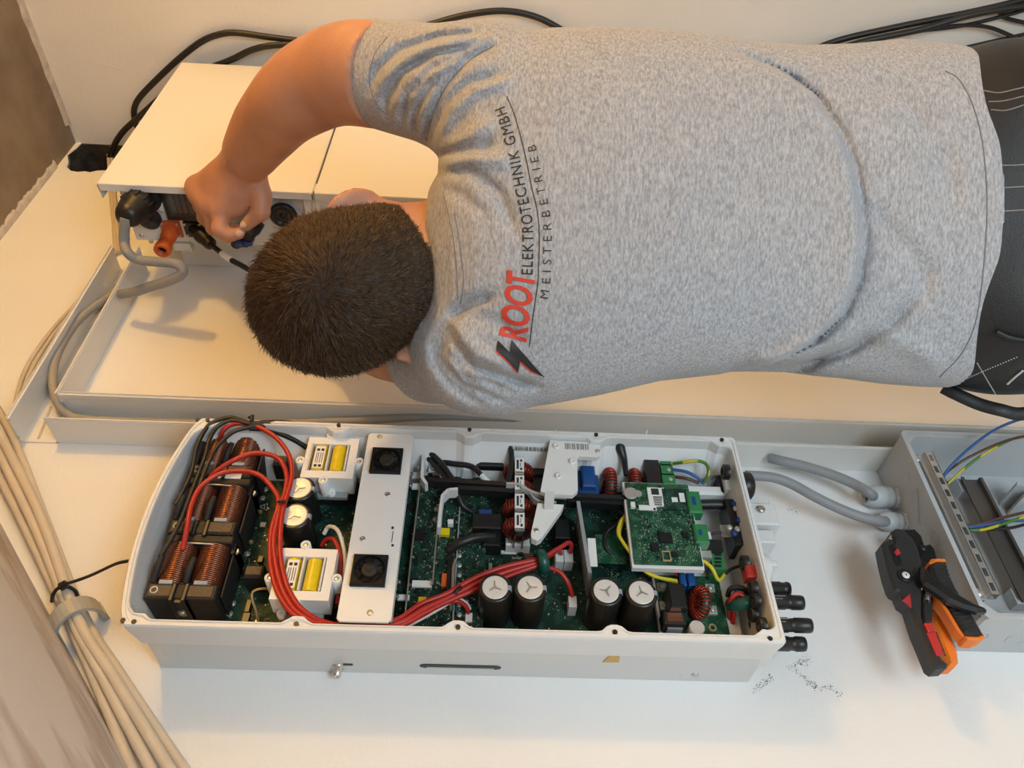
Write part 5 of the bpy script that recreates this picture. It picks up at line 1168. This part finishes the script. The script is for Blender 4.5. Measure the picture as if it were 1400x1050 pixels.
# folds, drawn where they run over the back
sl, X, Y, Z = R_; F = S_.F; near = np.argwhere(np.abs(F) < .034); P_ = S_.lo + near*S_.st; U = 700 + CF*P_[:,0]/P_[:,2]; Vv = 525 + CF*P_[:,1]/P_[:,2]; back = np.clip((.96 - P_[:,2])/.03, 0, 1)
D = np.zeros(len(near))
cv = np.array([(30,930),(60,970),(75,1015),(100,1072),(130,1112),(180,1146),(230,1166),(320,1180),(380,1172),(430,1150),(470,1108),(495,1058),(512,1000),(540,930)])
s_ = U - np.interp(Vv, cv[:,0], cv[:,1])
ew = np.clip((Vv-62)/50, 0, 1)*np.clip((512-Vv)/45, 0, 1)
D += back*ew*(.0125*np.exp(np.minimum(s_,0)/50)*.5*(1-np.tanh(s_/4)) - .008*np.exp(-np.maximum(s_,0)/35)*.5*(1+np.tanh(s_/4)) - .009*np.exp(-((s_-3)/7)**2))
def crease(pts, amp, wid, both=True):
    """a soft groove (amp<0) or ridge along a polyline"""
    global D
    best = np.full(len(near), 1e9); pts = [np.array(p, float) for p in pts]; cum = [0]
    for a, b in zip(pts[:-1], pts[1:]): cum.append(cum[-1] + np.linalg.norm(b-a))
    par = np.zeros(len(near))
    for i, (a, b) in enumerate(zip(pts[:-1], pts[1:])):
        ab = b-a; t = np.clip(((U-a[0])*ab[0]+(Vv-a[1])*ab[1])/(ab@ab), 0, 1); dd = np.hypot(U-a[0]-t*ab[0], Vv-a[1]-t*ab[1])
        par = np.where(dd < best, (cum[i]+t*(cum[i+1]-cum[i]))/cum[-1], par); best = np.minimum(best, dd)
    q = best/wid; D += back*1.35*amp*np.exp(-q*q)*np.clip(np.minimum(par, 1-par)*5 + .25, 0, 1)
# right sleeve
for pts, amp, wid in (
    ([(665,44),(600,50),(545,68),(515,95),(505,125)], -.0065, 6), ([(660,58),(595,72),(548,98),(526,135),(528,160)], -.0075, 6), ([(640,72),(590,95),(556,128),(548,170)], -.007, 6),
    ([(630,84),(590,115),(568,150),(565,190)], -.007, 6), ([(680,60),(640,80),(605,122),(585,165),(580,200)], -.009, 6), ([(650,52),(570,72),(520,112)], .004, 7), ([(635,80),(570,110),(537,150)], .0045, 7),
    ([(690,100),(640,112),(610,140),(592,180)], -.006, 7), ([(700,108),(650,122),(615,155),(598,195)], .005, 8), ([(598,212),(640,202),(680,196)], -.007, 9), ([(592,212),(640,186),(676,164)], .004, 9),
    ([(598,238),(640,232),(680,262),(705,320)], -.008, 9), ([(600,226),(650,218),(700,220)], .005, 9), ([(604,255),(635,270),(670,300)], -.004, 8),
    # left shoulder and sleeve
    ([(612,436),(640,415),(675,405)], -.009, 8), ([(612,440),(622,470),(645,500),(700,518),(735,528)], -.009, 6), ([(606,444),(612,480),(640,515),(700,535)], -.008, 6), ([(600,446),(603,490),(630,525),(690,548)], -.007, 6),
    ([(592,456),(594,495),(618,528),(660,552)], -.006, 6), ([(620,446),(650,480),(700,505)], .006, 9), ([(630,425),(680,440),(720,470)], -.004, 10), ([(608,460),(622,500),(670,530)], .004, 5),
    # lower back
    ([(1000,515),(1080,503),(1160,478),(1220,440),(1262,395)], -.008, 10), ([(1020,498),(1100,482),(1170,452)], .005, 12), ([(1190,280),(1230,330),(1262,370),(1268,400)], -.005, 16), ([(1180,100),(1240,140),(1290,210),(1310,280)], -.004, 14), ([(1180,440),(1240,470),(1290,500)], .004, 16)):
    crease(pts, amp, wid)
F[near[:,0],near[:,1],near[:,2]] -= D.astype(np.float32)
# openings: sleeves, neck, hem
def cut(pt, nrm):
    n = np.array(nrm, float); n /= np.linalg.norm(n); return (X-pt[0])*n[0] + (Y-pt[1])*n[1] + (Z-pt[2])*n[2]
def bore(a, b, r):
    ab = b-a; t = np.clip(((X-a[0])*ab[0]+(Y-a[1])*ab[1]+(Z-a[2])*ab[2])/(ab@ab), 0, 1.5); return np.sqrt((X-a[0]-t*ab[0])**2+(Y-a[1]-t*ab[1])**2+(Z-a[2]-t*ab[2])**2) - r
F = S_.F
nr = (SE_R-RS)/np.linalg.norm(SE_R-RS) + np.array([-.10,.0,.0]); near_r = ((X-RS[0])**2+(Y-RS[1])**2+(Z-RS[2])**2) < .30**2
F[:] = np.where(near_r & (Y < -.30), np.maximum(F, cut(SE_R, nr)), F)
F[:] = np.where(near_r & (Y < -.30), np.maximum(F, -bore(SE_R - (SE_R-RS)*.16, SE_R, .0560)), F)
nl = (SE_L-LS)/np.linalg.norm(SE_L-LS); near_l = (Y > -.12) & (X < .02)
F[:] = np.where(near_l, np.maximum(F, cut(SE_L, nl)), F); F[:] = np.where(near_l, np.maximum(F, -bore(SE_L - (SE_L-LS)*.16, SE_L, .056)), F)
F[:] = np.maximum(F, X - HEM)
F[:] = np.where(X > HEM-.016, np.maximum(F, -torso(X, Y, Z, -.008)), F)
F[0], F[-1] = 1, 1; F[:,0], F[:,-1] = 1, 1; F[:,:,0], F[:,:,-1] = 1, 1
SV, SQ = S_.mesh(); SV = relax(SV, SQ, 1, .35)
shirt = link_field('t_shirt', SV, SQ, M['shirt'], man, label='heather grey t-shirt with a printed company logo')

# ---- printing and seams laid onto the cloth
from mathutils.bvhtree import BVHTree
def tree(V, Q): return BVHTree.FromPolygons([Vector(v) for v in to_world(V)], [tuple(int(i) for i in q) for q in Q])
TS = tree(SV, SQ); CCV = Vector(CC)
def onto(t, px, py, lift=.0012):
    d = Vector(ray(px, py)).normalized(); h = t.ray_cast(CCV, d)
    if h[0] is None: return None
    n = h[1] if h[1].dot(d) < 0 else -h[1]; return h[0] + n*lift
UL = spline([Vector((x, y, 0)) for x, y in ((724,474),(728,440),(733,405),(736,380),(737.5,325),(735,290),(727,256),(718.5,214),(709,176),(701,151),(693,132))], 10)
ULs = [0]
for a, b in zip(UL[:-1], UL[1:]): ULs.append(ULs[-1] + (b-a).length)
def along(s, off):
    s = min(max(s, 0), ULs[-1]-1e-4); i = max(k for k in range(len(UL)-1) if ULs[k] <= s)
    a, b = UL[max(0, i-2)], UL[min(len(UL)-1, i+3)]; d = (b-a).normalized(); p = UL[i].lerp(UL[i+1], (s-ULs[i])/max(1e-6, ULs[i+1]-ULs[i]))
    return p + Vector((-d.y, d.x, 0))*off
def s_at(y): return float(np.interp(-y, [-p.y for p in UL], ULs))
def dense(v, f, mx):
    bm = bmesh.new(); vv = [bm.verts.new((p[0], p[1], 0)) for p in v]
    for q in f:
        try: bm.faces.new([vv[i] for i in q])
        except ValueError: pass
    bmesh.ops.triangulate(bm, faces=bm.faces)
    for _ in range(4):
        e = [x for x in bm.edges if x.calc_length() > mx]
        if not e: break
        bmesh.ops.subdivide_edges(bm, edges=e, cuts=1); bmesh.ops.triangulate(bm, faces=[q for q in bm.faces if len(q.verts) > 3])
    bm.verts.index_update(); V = [tuple(x.co) for x in bm.verts]; Fc = [tuple(q.index for q in p.verts) for p in bm.faces]; bm.free(); return V, Fc
def decal(name, V2, F2, mt, lift=.0012):
    P = [onto(TS, x, y, lift) for x, y in V2]; ok = [p is not None for p in P]; m = MB()
    m.add([p or Vector((0,0,0)) for p in P], [f for f in F2 if all(ok[i] for i in f)])
    return m.build(name, mt, shirt)
def print_line(body, y0, y1, off, height, mt, shear=0.0, fat=0.0, spacing=1.0, name='lettering'):
    v, f = text_mesh(body, 1.0, shear, spacing, fat); w0, w1 = v[:,0].min(), v[:,0].max(); h1 = v[:,1].max()
    s0, s1 = s_at(y0), s_at(y1); V, Fc = dense(np.c_[(v[:,0]-w0)/(w1-w0)*(s1-s0), v[:,1]/h1*height], f, 2.6)
    px = [along(s0 + x, off - y) for x, y, _ in V]; decal(name, [(p.x, p.y) for p in px], Fc, mt, .0017)
print_line('ELEKTROTECHNIK GMBH', 376, 143, -8.0, 15.0, M['blackp'], 0.0, 0.0, 1.12)
print_line('MEISTERBETRIEB', 406, 202, 17.0, 11.5, M['blackp'], 0.0, -.008, 1.7)
print_line('ROOT', 468, 371, -5.5, 38.0, M['redp'], .18, .028, .95)
V2 = []; F2 = []
for i, p in enumerate(UL):
    a, b = UL[max(0,i-1)], UL[min(len(UL)-1,i+1)]; d = (b-a).normalized(); n = Vector((-d.y, d.x, 0)); V2 += [tuple((p+n*.55)[:2]), tuple((p-n*.55)[:2])]
F2 = [(2*i,2*i+1,2*i+3,2*i+2) for i in range(len(UL)-1)]; decal('underline', V2, F2, M['blackp'])
zz = lambda L: [(660+x/5, 320+y/5, 0) for x, y in L]
bolt1 = zz([(105,725),(90,798),(240,942),(256,868),(330,930),(425,978),(335,880),(300,838),(195,725),(183,806)])
red1 = zz([(90,798),(84,804),(236,948),(240,942)]); red2 = zz([(256,868),(252,878),(330,942),(400,968),(330,930)])
for nm, L, mt, lf in (('lightning_bolt', bolt1, M['blackp'], .0014), ('bolt_edge', red1, M['redp'], .0013), ('bolt_edge', red2, M['redp'], .0013)):
    V, Fc = dense(L, [tuple(range(len(L)))], 4.0); decal(nm, [(p[0], p[1]) for p in V], Fc, mt, lf)
def seam(name, L, t, parent, mt, r=.0007, lift=.0002, sub=10):
    P = [onto(t, p.x, p.y, lift) for p in spline([Vector((x, y, 0)) for x, y in L], sub)]; P = [p for p in P if p]
    if len(P) > 3:
        m = MB(); m.tube(P, r, 5, raw=True); return m.build(name, mt, parent)
M['seam'] = mat('grey_seam', (0.20, 0.20, 0.21), 0.9)
seam('hem_seam', [(1292,97),(1312,110),(1332,150),(1345,210),(1349,300),(1338,420),(1318,478),(1285,515)], TS, shirt, M['seam'])
seam('collar_seam', [(622,292),(628,330),(634,380),(630,415)], TS, shirt, M['seam'], .0005)
seam('collar_seam', [(606,262),(617,310),(624,360),(626,410)], TS, shirt, M['seam'], .0005)
seam('armhole_seam', [(676,62),(640,85),(608,122),(590,165),(583,192)], TS, shirt, M['seam'], .0006)
seam('sleeve_seam', [(530,50),(512,75),(505,110),(514,140),(530,158)], TS, shirt, M['seam'], .0005)

# ---- hair
HF = Field(HC-.15, HC+.15, .004); HF.ell(CRAN[0] + hu*.003 - hf*.004, HA, (CRAN[1][0]+.008, CRAN[1][1]+.008, CRAN[1][2]+.012), 0); HF.ell(HC - hu*.052 - hf*.016, HA, (.078,.078,.060), .03)
sl, X, Y, Z = HF.region(HC-.16, HC+.16); a = (X-HC[0]); b = (Y-HC[1]); c = (Z-HC[2]); pr_ = a*hr[0]+b*hr[1]+c*hr[2]; pf_ = a*hf[0]+b*hf[1]+c*hf[2]; pu_ = a*hu[0]+b*hu[1]+c*hu[2]
front = pf_ - (.068 + .25*np.clip(pu_, -.1, .1)); side = pf_ - (.020 + .9*np.clip(pu_+.005, 0, .08)); low = -(pu_ + .096 - .03*np.clip(pf_/.08, -1, 1)*-1)
earc = .034 - np.sqrt((pf_+.002)**2 + (pu_+.045)**2); earc = np.where(np.abs(pr_) > .06, earc, -1)
HF.F[sl] = np.maximum.reduce([HF.F[sl], front, np.where(np.abs(pr_) > .045, side, -1), low, earc*.7])
HF.F[0] = HF.F[-1] = 1; HF.F[:,0] = HF.F[:,-1] = 1; HF.F[:,:,0] = HF.F[:,:,-1] = 1
HV, HQ = HF.mesh(); HV = relax(HV, HQ, 2, .4); hair = link_field('hair', HV, HQ, M['scalp'], man, label='short brown hair with a whorl at the crown')
rng = np.random.default_rng(3); e1 = HV[HQ[:,2]]-HV[HQ[:,0]]; e2 = HV[HQ[:,3]]-HV[HQ[:,1]]; nn = np.cross(e1, e2); ar = np.linalg.norm(nn, axis=1); cen = HV[HQ].mean(1); nn = nn/np.maximum(ar,1e-12)[:,None]
flip = ((cen-CRAN[0])*nn).sum(1) < 0; nn[flip] *= -1; outw = ((cen-(HC-hu*.02))*nn).sum(1) > .02
pr = np.where(outw, ar, 0); pr /= pr.sum(); NS = 42000; pick = rng.choice(len(cen), NS, p=pr)
w4 = rng.dirichlet([1,1,1,1], NS); base = (HV[HQ[pick]]*w4[:,:,None]).sum(1); nrm = nn[pick]
wh = c3(438,388,.82); wh = wh - HC; wh = HC + wh/np.linalg.norm(wh)*.1
rad = base - wh; rad -= nrm*(rad*nrm).sum(1)[:,None]; dist = np.linalg.norm(rad, axis=1); rad /= np.maximum(dist, 1e-5)[:,None]; swirl = np.cross(nrm, rad)
up = ((base-HC)*hu).sum(1); clump = np.sin(base[:,0]*210+base[:,1]*150)*np.sin(base[:,1]*190-base[:,2]*170); clump2 = np.sin(base[:,0]*330-base[:,2]*260+1)*np.sin(base[:,1]*310+base[:,0]*120)
L_h = np.clip(.010 + .012*np.clip((up+.05)/.10, 0, 1), .006, .03)*rng.uniform(.7,1.25,NS)
sp_ = np.clip(dist/.03, 0, 1)[:,None]
dirn = rad*(.85*sp_) + swirl*(.28 + .42*clump[:,None]) + nrm*(.15 + .12*clump2[:,None] + .14*rng.random((NS,1))) + rng.normal(0,.16,(NS,3)); dirn /= np.linalg.norm(dirn, axis=1)[:,None]
mid = base + dirn*L_h[:,None]*.5; tip = base + dirn*L_h[:,None] - nrm*(L_h*.16)[:,None]; base = base - nrm*.002
t1 = np.cross(dirn, nrm); t1 /= np.linalg.norm(t1, axis=1)[:,None]; t2 = np.cross(dirn, t1); r0 = .00042
HVv = np.empty((NS,7,3))
for k in range(3):
    q = 2*math.pi*k/3; o = t1*math.cos(q)+t2*math.sin(q); HVv[:,k] = base + o*r0; HVv[:,3+k] = mid + o*r0*.85
HVv[:,6] = tip; fc = []
off = (np.arange(NS)*7)[:,None]
quads = np.concatenate([off + np.array([k,(k+1)%3,3+(k+1)%3,3+k]) for k in range(3)]); tris = np.concatenate([off + np.array([3+k,3+(k+1)%3,6]) for k in range(3)])
Wd = to_world(HVv.reshape(-1,3)); me = bpy.data.meshes.new('strands'); lc = np.array(WLOC[hair.name])
nl = len(quads)*4+len(tris)*3; me.vertices.add(len(Wd)); me.vertices.foreach_set('co', (Wd-lc).astype(np.float32).ravel()); me.loops.add(nl); me.polygons.add(len(quads)+len(tris))
me.loops.foreach_set('vertex_index', np.concatenate([quads.ravel(), tris.ravel()]).astype(np.int32)); st = np.concatenate([np.arange(len(quads))*4, len(quads)*4 + np.arange(len(tris))*3]).astype(np.int32)
me.polygons.foreach_set('loop_start', st); me.update(calc_edges=True); me.materials.append(M['hair'])
o = bpy.data.objects.new('hair_strands', me); COL.objects.link(o); _place(o, hair, lc); o['kind'] = 'stuff'

# ---- trousers, shoes
FLX = CC[2]            # floor lies this far below the camera (x axis of this frame)
T_ = Field((.44,-.46,.74), (1.50,.06,1.22), .006)
R_ = T_.region((.44,-.46,.74), (.66,.06,1.22)); T_.smin(R_[0], np.maximum(torso(*R_[1:], off=-.009), R_[1]-.62), 0)
CY = float(np.interp(.55, SX, SY)); 
kneeR, kneeL = np.array([.98, CY-.105, .955]), np.array([.98, CY+.105, .96]); ankR, ankL = np.array([1.40, CY-.13, 1.0]), np.array([1.40, CY+.13, .99])
for s, kn_, an_ in ((-1, kneeR, ankR), (1, kneeL, ankL)):
    hp_ = np.array([.60, CY + s*.100, .945]); T_.chain([hp_, hp_ + (kn_-hp_)*.4, kn_, an_], [.105,.098,.072,.062], .03)
T_.cap(np.array([.60, CY-.09, .93]), np.array([.60, CY+.09, .93]), .105, .105, .03)
T_.F[-1] = 1; T_.F[0] = 1
TV, TQ = T_.mesh(); TV = relax(TV, TQ, 1, .4); trs = link_field('trousers', TV, TQ, M['trous'], man, label='black work trousers with white stitching')
TT = tree(TV, TQ)
def dash(L, name='stitching'):
    P = [onto(TT, p.x, p.y, .0003) for p in spline([Vector((x, y, 0)) for x, y in L], 24)]; P = [p for p in P if p]; m = MB()
    for i in range(0, len(P)-1, 2): m.tube([P[i], P[i].lerp(P[i+1], .75)], .0007, 4)
    if m.v: m.build(name, M['stitch'], trs, kind='stuff')
for L in ([(1345,124),(1365,127),(1385,123),(1402,119)], [(1352,139),(1372,138),(1402,131)], [(1355,150),(1375,151),(1402,143)], [(1366,226),(1385,226),(1402,225)], [(1368,257),(1385,256),(1402,255)], [(1369,289),(1385,288),(1402,287)], [(1315,520),(1350,505),(1393,487)], [(1336,496),(1350,520),(1362,540)]): dash(L)
m = MB(); P = [onto(TT, x, y, .001) for x, y in ((1377,524),(1388,514),(1398,506))]; m.tube([p for p in P if p], .0014, 5); m.build('bar_tack', M['stitch'], trs)
m = MB(); P = [onto(TT, x, y, .003) for x, y in ((1362,452),(1380,460),(1402,464))]; m.tube([p for p in P if p], .003, 6); m.build('pocket_edge', M['trous'], trs)
def strap(L, ds, r, name):
    m = MB(); m.tube([CAMP(x, y, d) for (x, y), d in zip(L, ds)], r, 8, 8, False, .45, Vector(CR[2])); return m.build(name, M['trous'], trs)
strap([(1300,78),(1316,86),(1345,83),(1375,78),(1405,80),(1450,90)], [.95,.93,.92,.92,.92,.93], .010, 'pocket_strap')
strap([(1290,530),(1310,540),(1340,553),(1370,561),(1395,566),(1430,560)], [.95,.94,.93,.92,.92,.92], .008, 'pocket_strap')
for s, an_ in ((-1, ankR), (1, ankL)):
    Fs = Field(an_ + np.array([-.05,-.10,-.16]), an_ + np.array([.14,.10,.28]), .006); fx = FLX
    Fs.cap(np.array([fx-.045, an_[1], an_[2]-.03]), np.array([fx-.035, an_[1]+s*.02, an_[2]+.17]), .048, .042, .02); Fs.cap(np.array([fx-.10, an_[1], an_[2]-.005]), np.array([fx-.05, an_[1], an_[2]+.0]), .045, .05, .02)
    sl, X, Y, Z = Fs.region(Fs.lo, Fs.lo+1); wz = CC[2] + (X*CR[0][2]+Y*CR[1][2]+Z*CR[2][2]); Fs.F[sl] = np.maximum(Fs.F[sl], .0008 - wz)
    Fs.F[0] = Fs.F[-1] = 1; v_, q_ = Fs.mesh(); link_field('shoe', v_, q_, M['shoe'], man)

# ---------------------------------------------------------------- hand tools resting on the distribution box
def inset(P, d):
    n = len(P); A = sum(P[i][0]*P[(i+1)%n][1]-P[(i+1)%n][0]*P[i][1] for i in range(n)); s = 1 if A > 0 else -1; out = []
    for i in range(n):
        a, b, c = Vector((*P[i-1],0)), Vector((*P[i],0)), Vector((*P[(i+1)%n],0)); e1 = (b-a).normalized(); e2 = (c-b).normalized()
        n1 = Vector((-e1.y, e1.x, 0))*s; n2 = Vector((-e2.y, e2.x, 0))*s; m = (n1+n2); m = m/max(.5, m.length**2/2) if m.length > 1e-6 else n1
        out.append((b.x+m.x*d, b.y+m.y*d))
    return out
def zp(L, h): return [onh(1160+x/5.25, 720+y/5.25, h) for x, y in L]
def slab(L, h0, h1, bev=.002):
    P = zp(L, h1); Q = inset(P, bev); n = len(P); m = MB()
    vs = [W(a,b,h0) for a,b in Q] + [W(a,b,h0+bev) for a,b in P] + [W(a,b,h1-bev) for a,b in P] + [W(a,b,h1) for a,b in Q]
    m.add(vs, [tuple(range(n))[::-1], tuple(range(3*n,4*n))] + [(k*n+i,k*n+(i+1)%n,(k+1)*n+(i+1)%n,(k+1)*n+i) for k in range(3) for i in range(n)]); return m
M['toolb'] = mat('tool_black', (0.022, 0.022, 0.024), 0.5, bump=0.15, bscale=400)
M['toolr'] = mat('tool_red', (0.50, 0.03, 0.03), 0.45)
ws = empty('wire_stripper', W(1.04, .12, .03), 'black wire stripper with red details and a white pivot lying on the distribution box', 'wire stripper')
slab([(242,118),(262,96),(300,80),(322,90),(335,130),(332,60),(312,30),(345,8),(395,12),(450,60),(500,140),(530,240),(527,330),(530,480),(530,640),(545,690),(600,830),(680,950),(718,980),(712,1010),(640,1015),(605,990),(560,880),(500,740),(460,620),(440,560),(395,530),(368,465),(340,450),(320,420),(290,330),(262,220)], 0.0700, 0.0980, .003).build('tool_body', M['toolb'], ws)
slab([(290,135),(325,118),(345,170),(384,240),(378,275),(350,283),(330,255)], 0.0970, 0.0990, .0004).build('jaw_slot', M['blk'], ws)
slab([(300,84),(318,92),(330,70),(316,38),(306,50)], 0.0740, 0.0920, .001).build('jaw_blade', M['steel'], ws)
slab([(330,180),(355,150),(376,190),(346,206)], 0.0980, 0.1010, .0006).build('wire_stop', M['toolr'], ws)
q = PH(1160+405/5.25, 720+357/5.25, .098); m = MB(); m.lathe(q, (0,-1,0), [(0,.0095),(.002,.0095),(.003,.008)], 24); m.build('pivot_ring', M['blk'], ws)
m = MB(); m.lathe(q + Vector((0,-.003,0)), (0,-1,0), [(0,.0050),(.001,.0048),(.0012,.001)], 20); m.build('pivot_cap', M['white'], ws)
m = MB(); m.lathe(q + Vector((0,-.004,0)), (0,-1,0), [(0,.0012),(.0006,.0010)], 10); m.build('pivot_dot', M['blk'], ws)
slab([(392,522),(444,478),(450,520),(456,580),(430,548)], 0.0940, 0.0990, .0008).build('red_corner', M['toolr'], ws)
slab([(444,592),(462,622),(502,740),(562,880),(607,990),(600,992),(555,884),(494,744)], 0.0760, 0.0830, .0004).build('red_edge', M['toolr'], ws)
slab([(562,760),(622,752),(686,915),(634,926)], 0.0960, 0.1002, .0008).build('red_slider', M['toolr'], ws)
slab([(545,692),(600,686),(630,745),(574,756)], 0.0960, 0.1020, .0010).build('slider_tab', M['toolr'], ws)
for k in range(12):
    x = 606 + k*5.6; y = 758 + k*14.5; slab([(x+20,y),(x+32,y-2),(x+36,y+6),(x+24,y+8)], 0.0980, 0.0998, .0003).build('rack_tooth', M['blk'], ws)
slab([(528,268),(600,325),(700,415),(800,478),(900,535),(1000,583),(1002,604),(940,606),(830,575),(720,525),(620,455),(545,405),(526,360)], 0.1000, 0.1150, .004).build('lever', M['blk'], ws)
slab([(540,440),(600,470),(612,520),(605,680),(545,690),(532,600)], 0.0720, 0.0900, .002).build('inner_frame', M['blkm'], ws)
m = MB(); a = PH(1160+575/5.25, 720+450/5.25, .092); b = PH(1160+560/5.25, 720+540/5.25, .092); pts = []
d_ = (b-a); x_ = d_.normalized().orthogonal().normalized(); y_ = d_.normalized().cross(x_)
for i in range(73): t = i/72; pts.append(a + d_*t + x_*(.0035*math.cos(t*50)) + y_*(.0035*math.sin(t*50)))
m.tube(pts, .0007, 5, raw=True); m.build('spring', M['steel'], ws)
cc_ = empty('cable_cutter', W(1.04, .12, .03), 'cable cutter with black and orange grips lying behind the wire stripper', 'cable cutter')
slab([(385,14),(480,10),(530,60),(550,130),(590,118),(620,150),(642,222),(585,262),(520,215),(450,110)], 0.0480, 0.0680, .003).build('cutter_head', M['blk'], cc_)
q = PH(1160+535/5.25, 720+155/5.25, .069); m = MB(); m.lathe(q, (0,-1,0), [(0,.0055),(.002,.005),(.003,.002)], 16); m.build('pivot_bolt', M['blk'], cc_)
grip = [(592,262),(640,242),(706,246),(732,340),(782,440),(870,580),(978,768),(930,785),(842,782),(800,700),(722,560),(662,440),(604,335)]
gr_ = slab(grip, .076, .098, .004).build('ribbed_grip', M['toolb'], cc_)
for k in range(16):
    t = k/15; cx = 655 + t*215 - 40*math.sin(t*math.pi)*.6; cy = 285 + t*440; slab([(cx-48,cy+6),(cx+50,cy-8),(cx+54,cy+2),(cx-44,cy+16)], 0.0960, 0.0992, .0006).build('grip_rib', M['blkm'], gr_)
slab([(580,255),(598,228),(640,222),(698,226),(706,246),(640,244),(592,264)], 0.0760, 0.0980, .002).build('grip_collar', M['orange2'], cc_)
slab([(842,782),(930,785),(978,768),(985,793),(925,815),(860,808)], 0.0740, 0.0990, .002).build('grip_end', M['orange2'], cc_)
slab([(620,480),(650,500),(722,590),(800,720),(842,785),(828,790),(780,735),(700,600),(640,520)], 0.0760, 0.0960, .002).build('grip_stripe', M['orange2'], cc_)
slab([(610,582),(680,576),(716,690),(790,880),(800,968),(770,1004),(716,1006),(702,940),(642,780),(606,690)], 0.0420, 0.0690, .005).build('orange_grip', M['orange2'], cc_)
# scuff marks on the white wall
rnd = random.Random(9); m = MB()
def specks(path, n, spread):
    for _ in range(n):
        i = rnd.randrange(len(path)-1); t = rnd.random(); x = path[i][0]+(path[i+1][0]-path[i][0])*t + rnd.gauss(0, spread); y = path[i][1]+(path[i+1][1]-path[i][1])*t + rnd.gauss(0, spread*.7)
        u, w = onh(x, y, 0); s = rnd.uniform(.0003,.0011); m.prism([(u-s, w-s*rnd.uniform(.3,1)), (u+s*rnd.uniform(.3,1), w-s*.5), (u+s*.4, w+s*rnd.uniform(.3,1.2))], .0001, .0004)
specks([(1083,912),(1095,905),(1102,900)], 70, 4); specks([(1085,915),(1110,935),(1118,940)], 70, 3); specks([(1110,940),(1130,940),(1150,950)], 45, 3.5); specks([(1030,946),(1045,935),(1055,924)], 60, 3)
specks([(1078,695),(1090,700)], 30, 3)
M['scuff'] = mat('grey_scuff', (0.10, 0.10, 0.10), 0.9)
m.build('scuff_marks', M['scuff'], None, 'dark speckled scuff marks on the white wall below the inverter plugs', 'marks', kind='stuff')
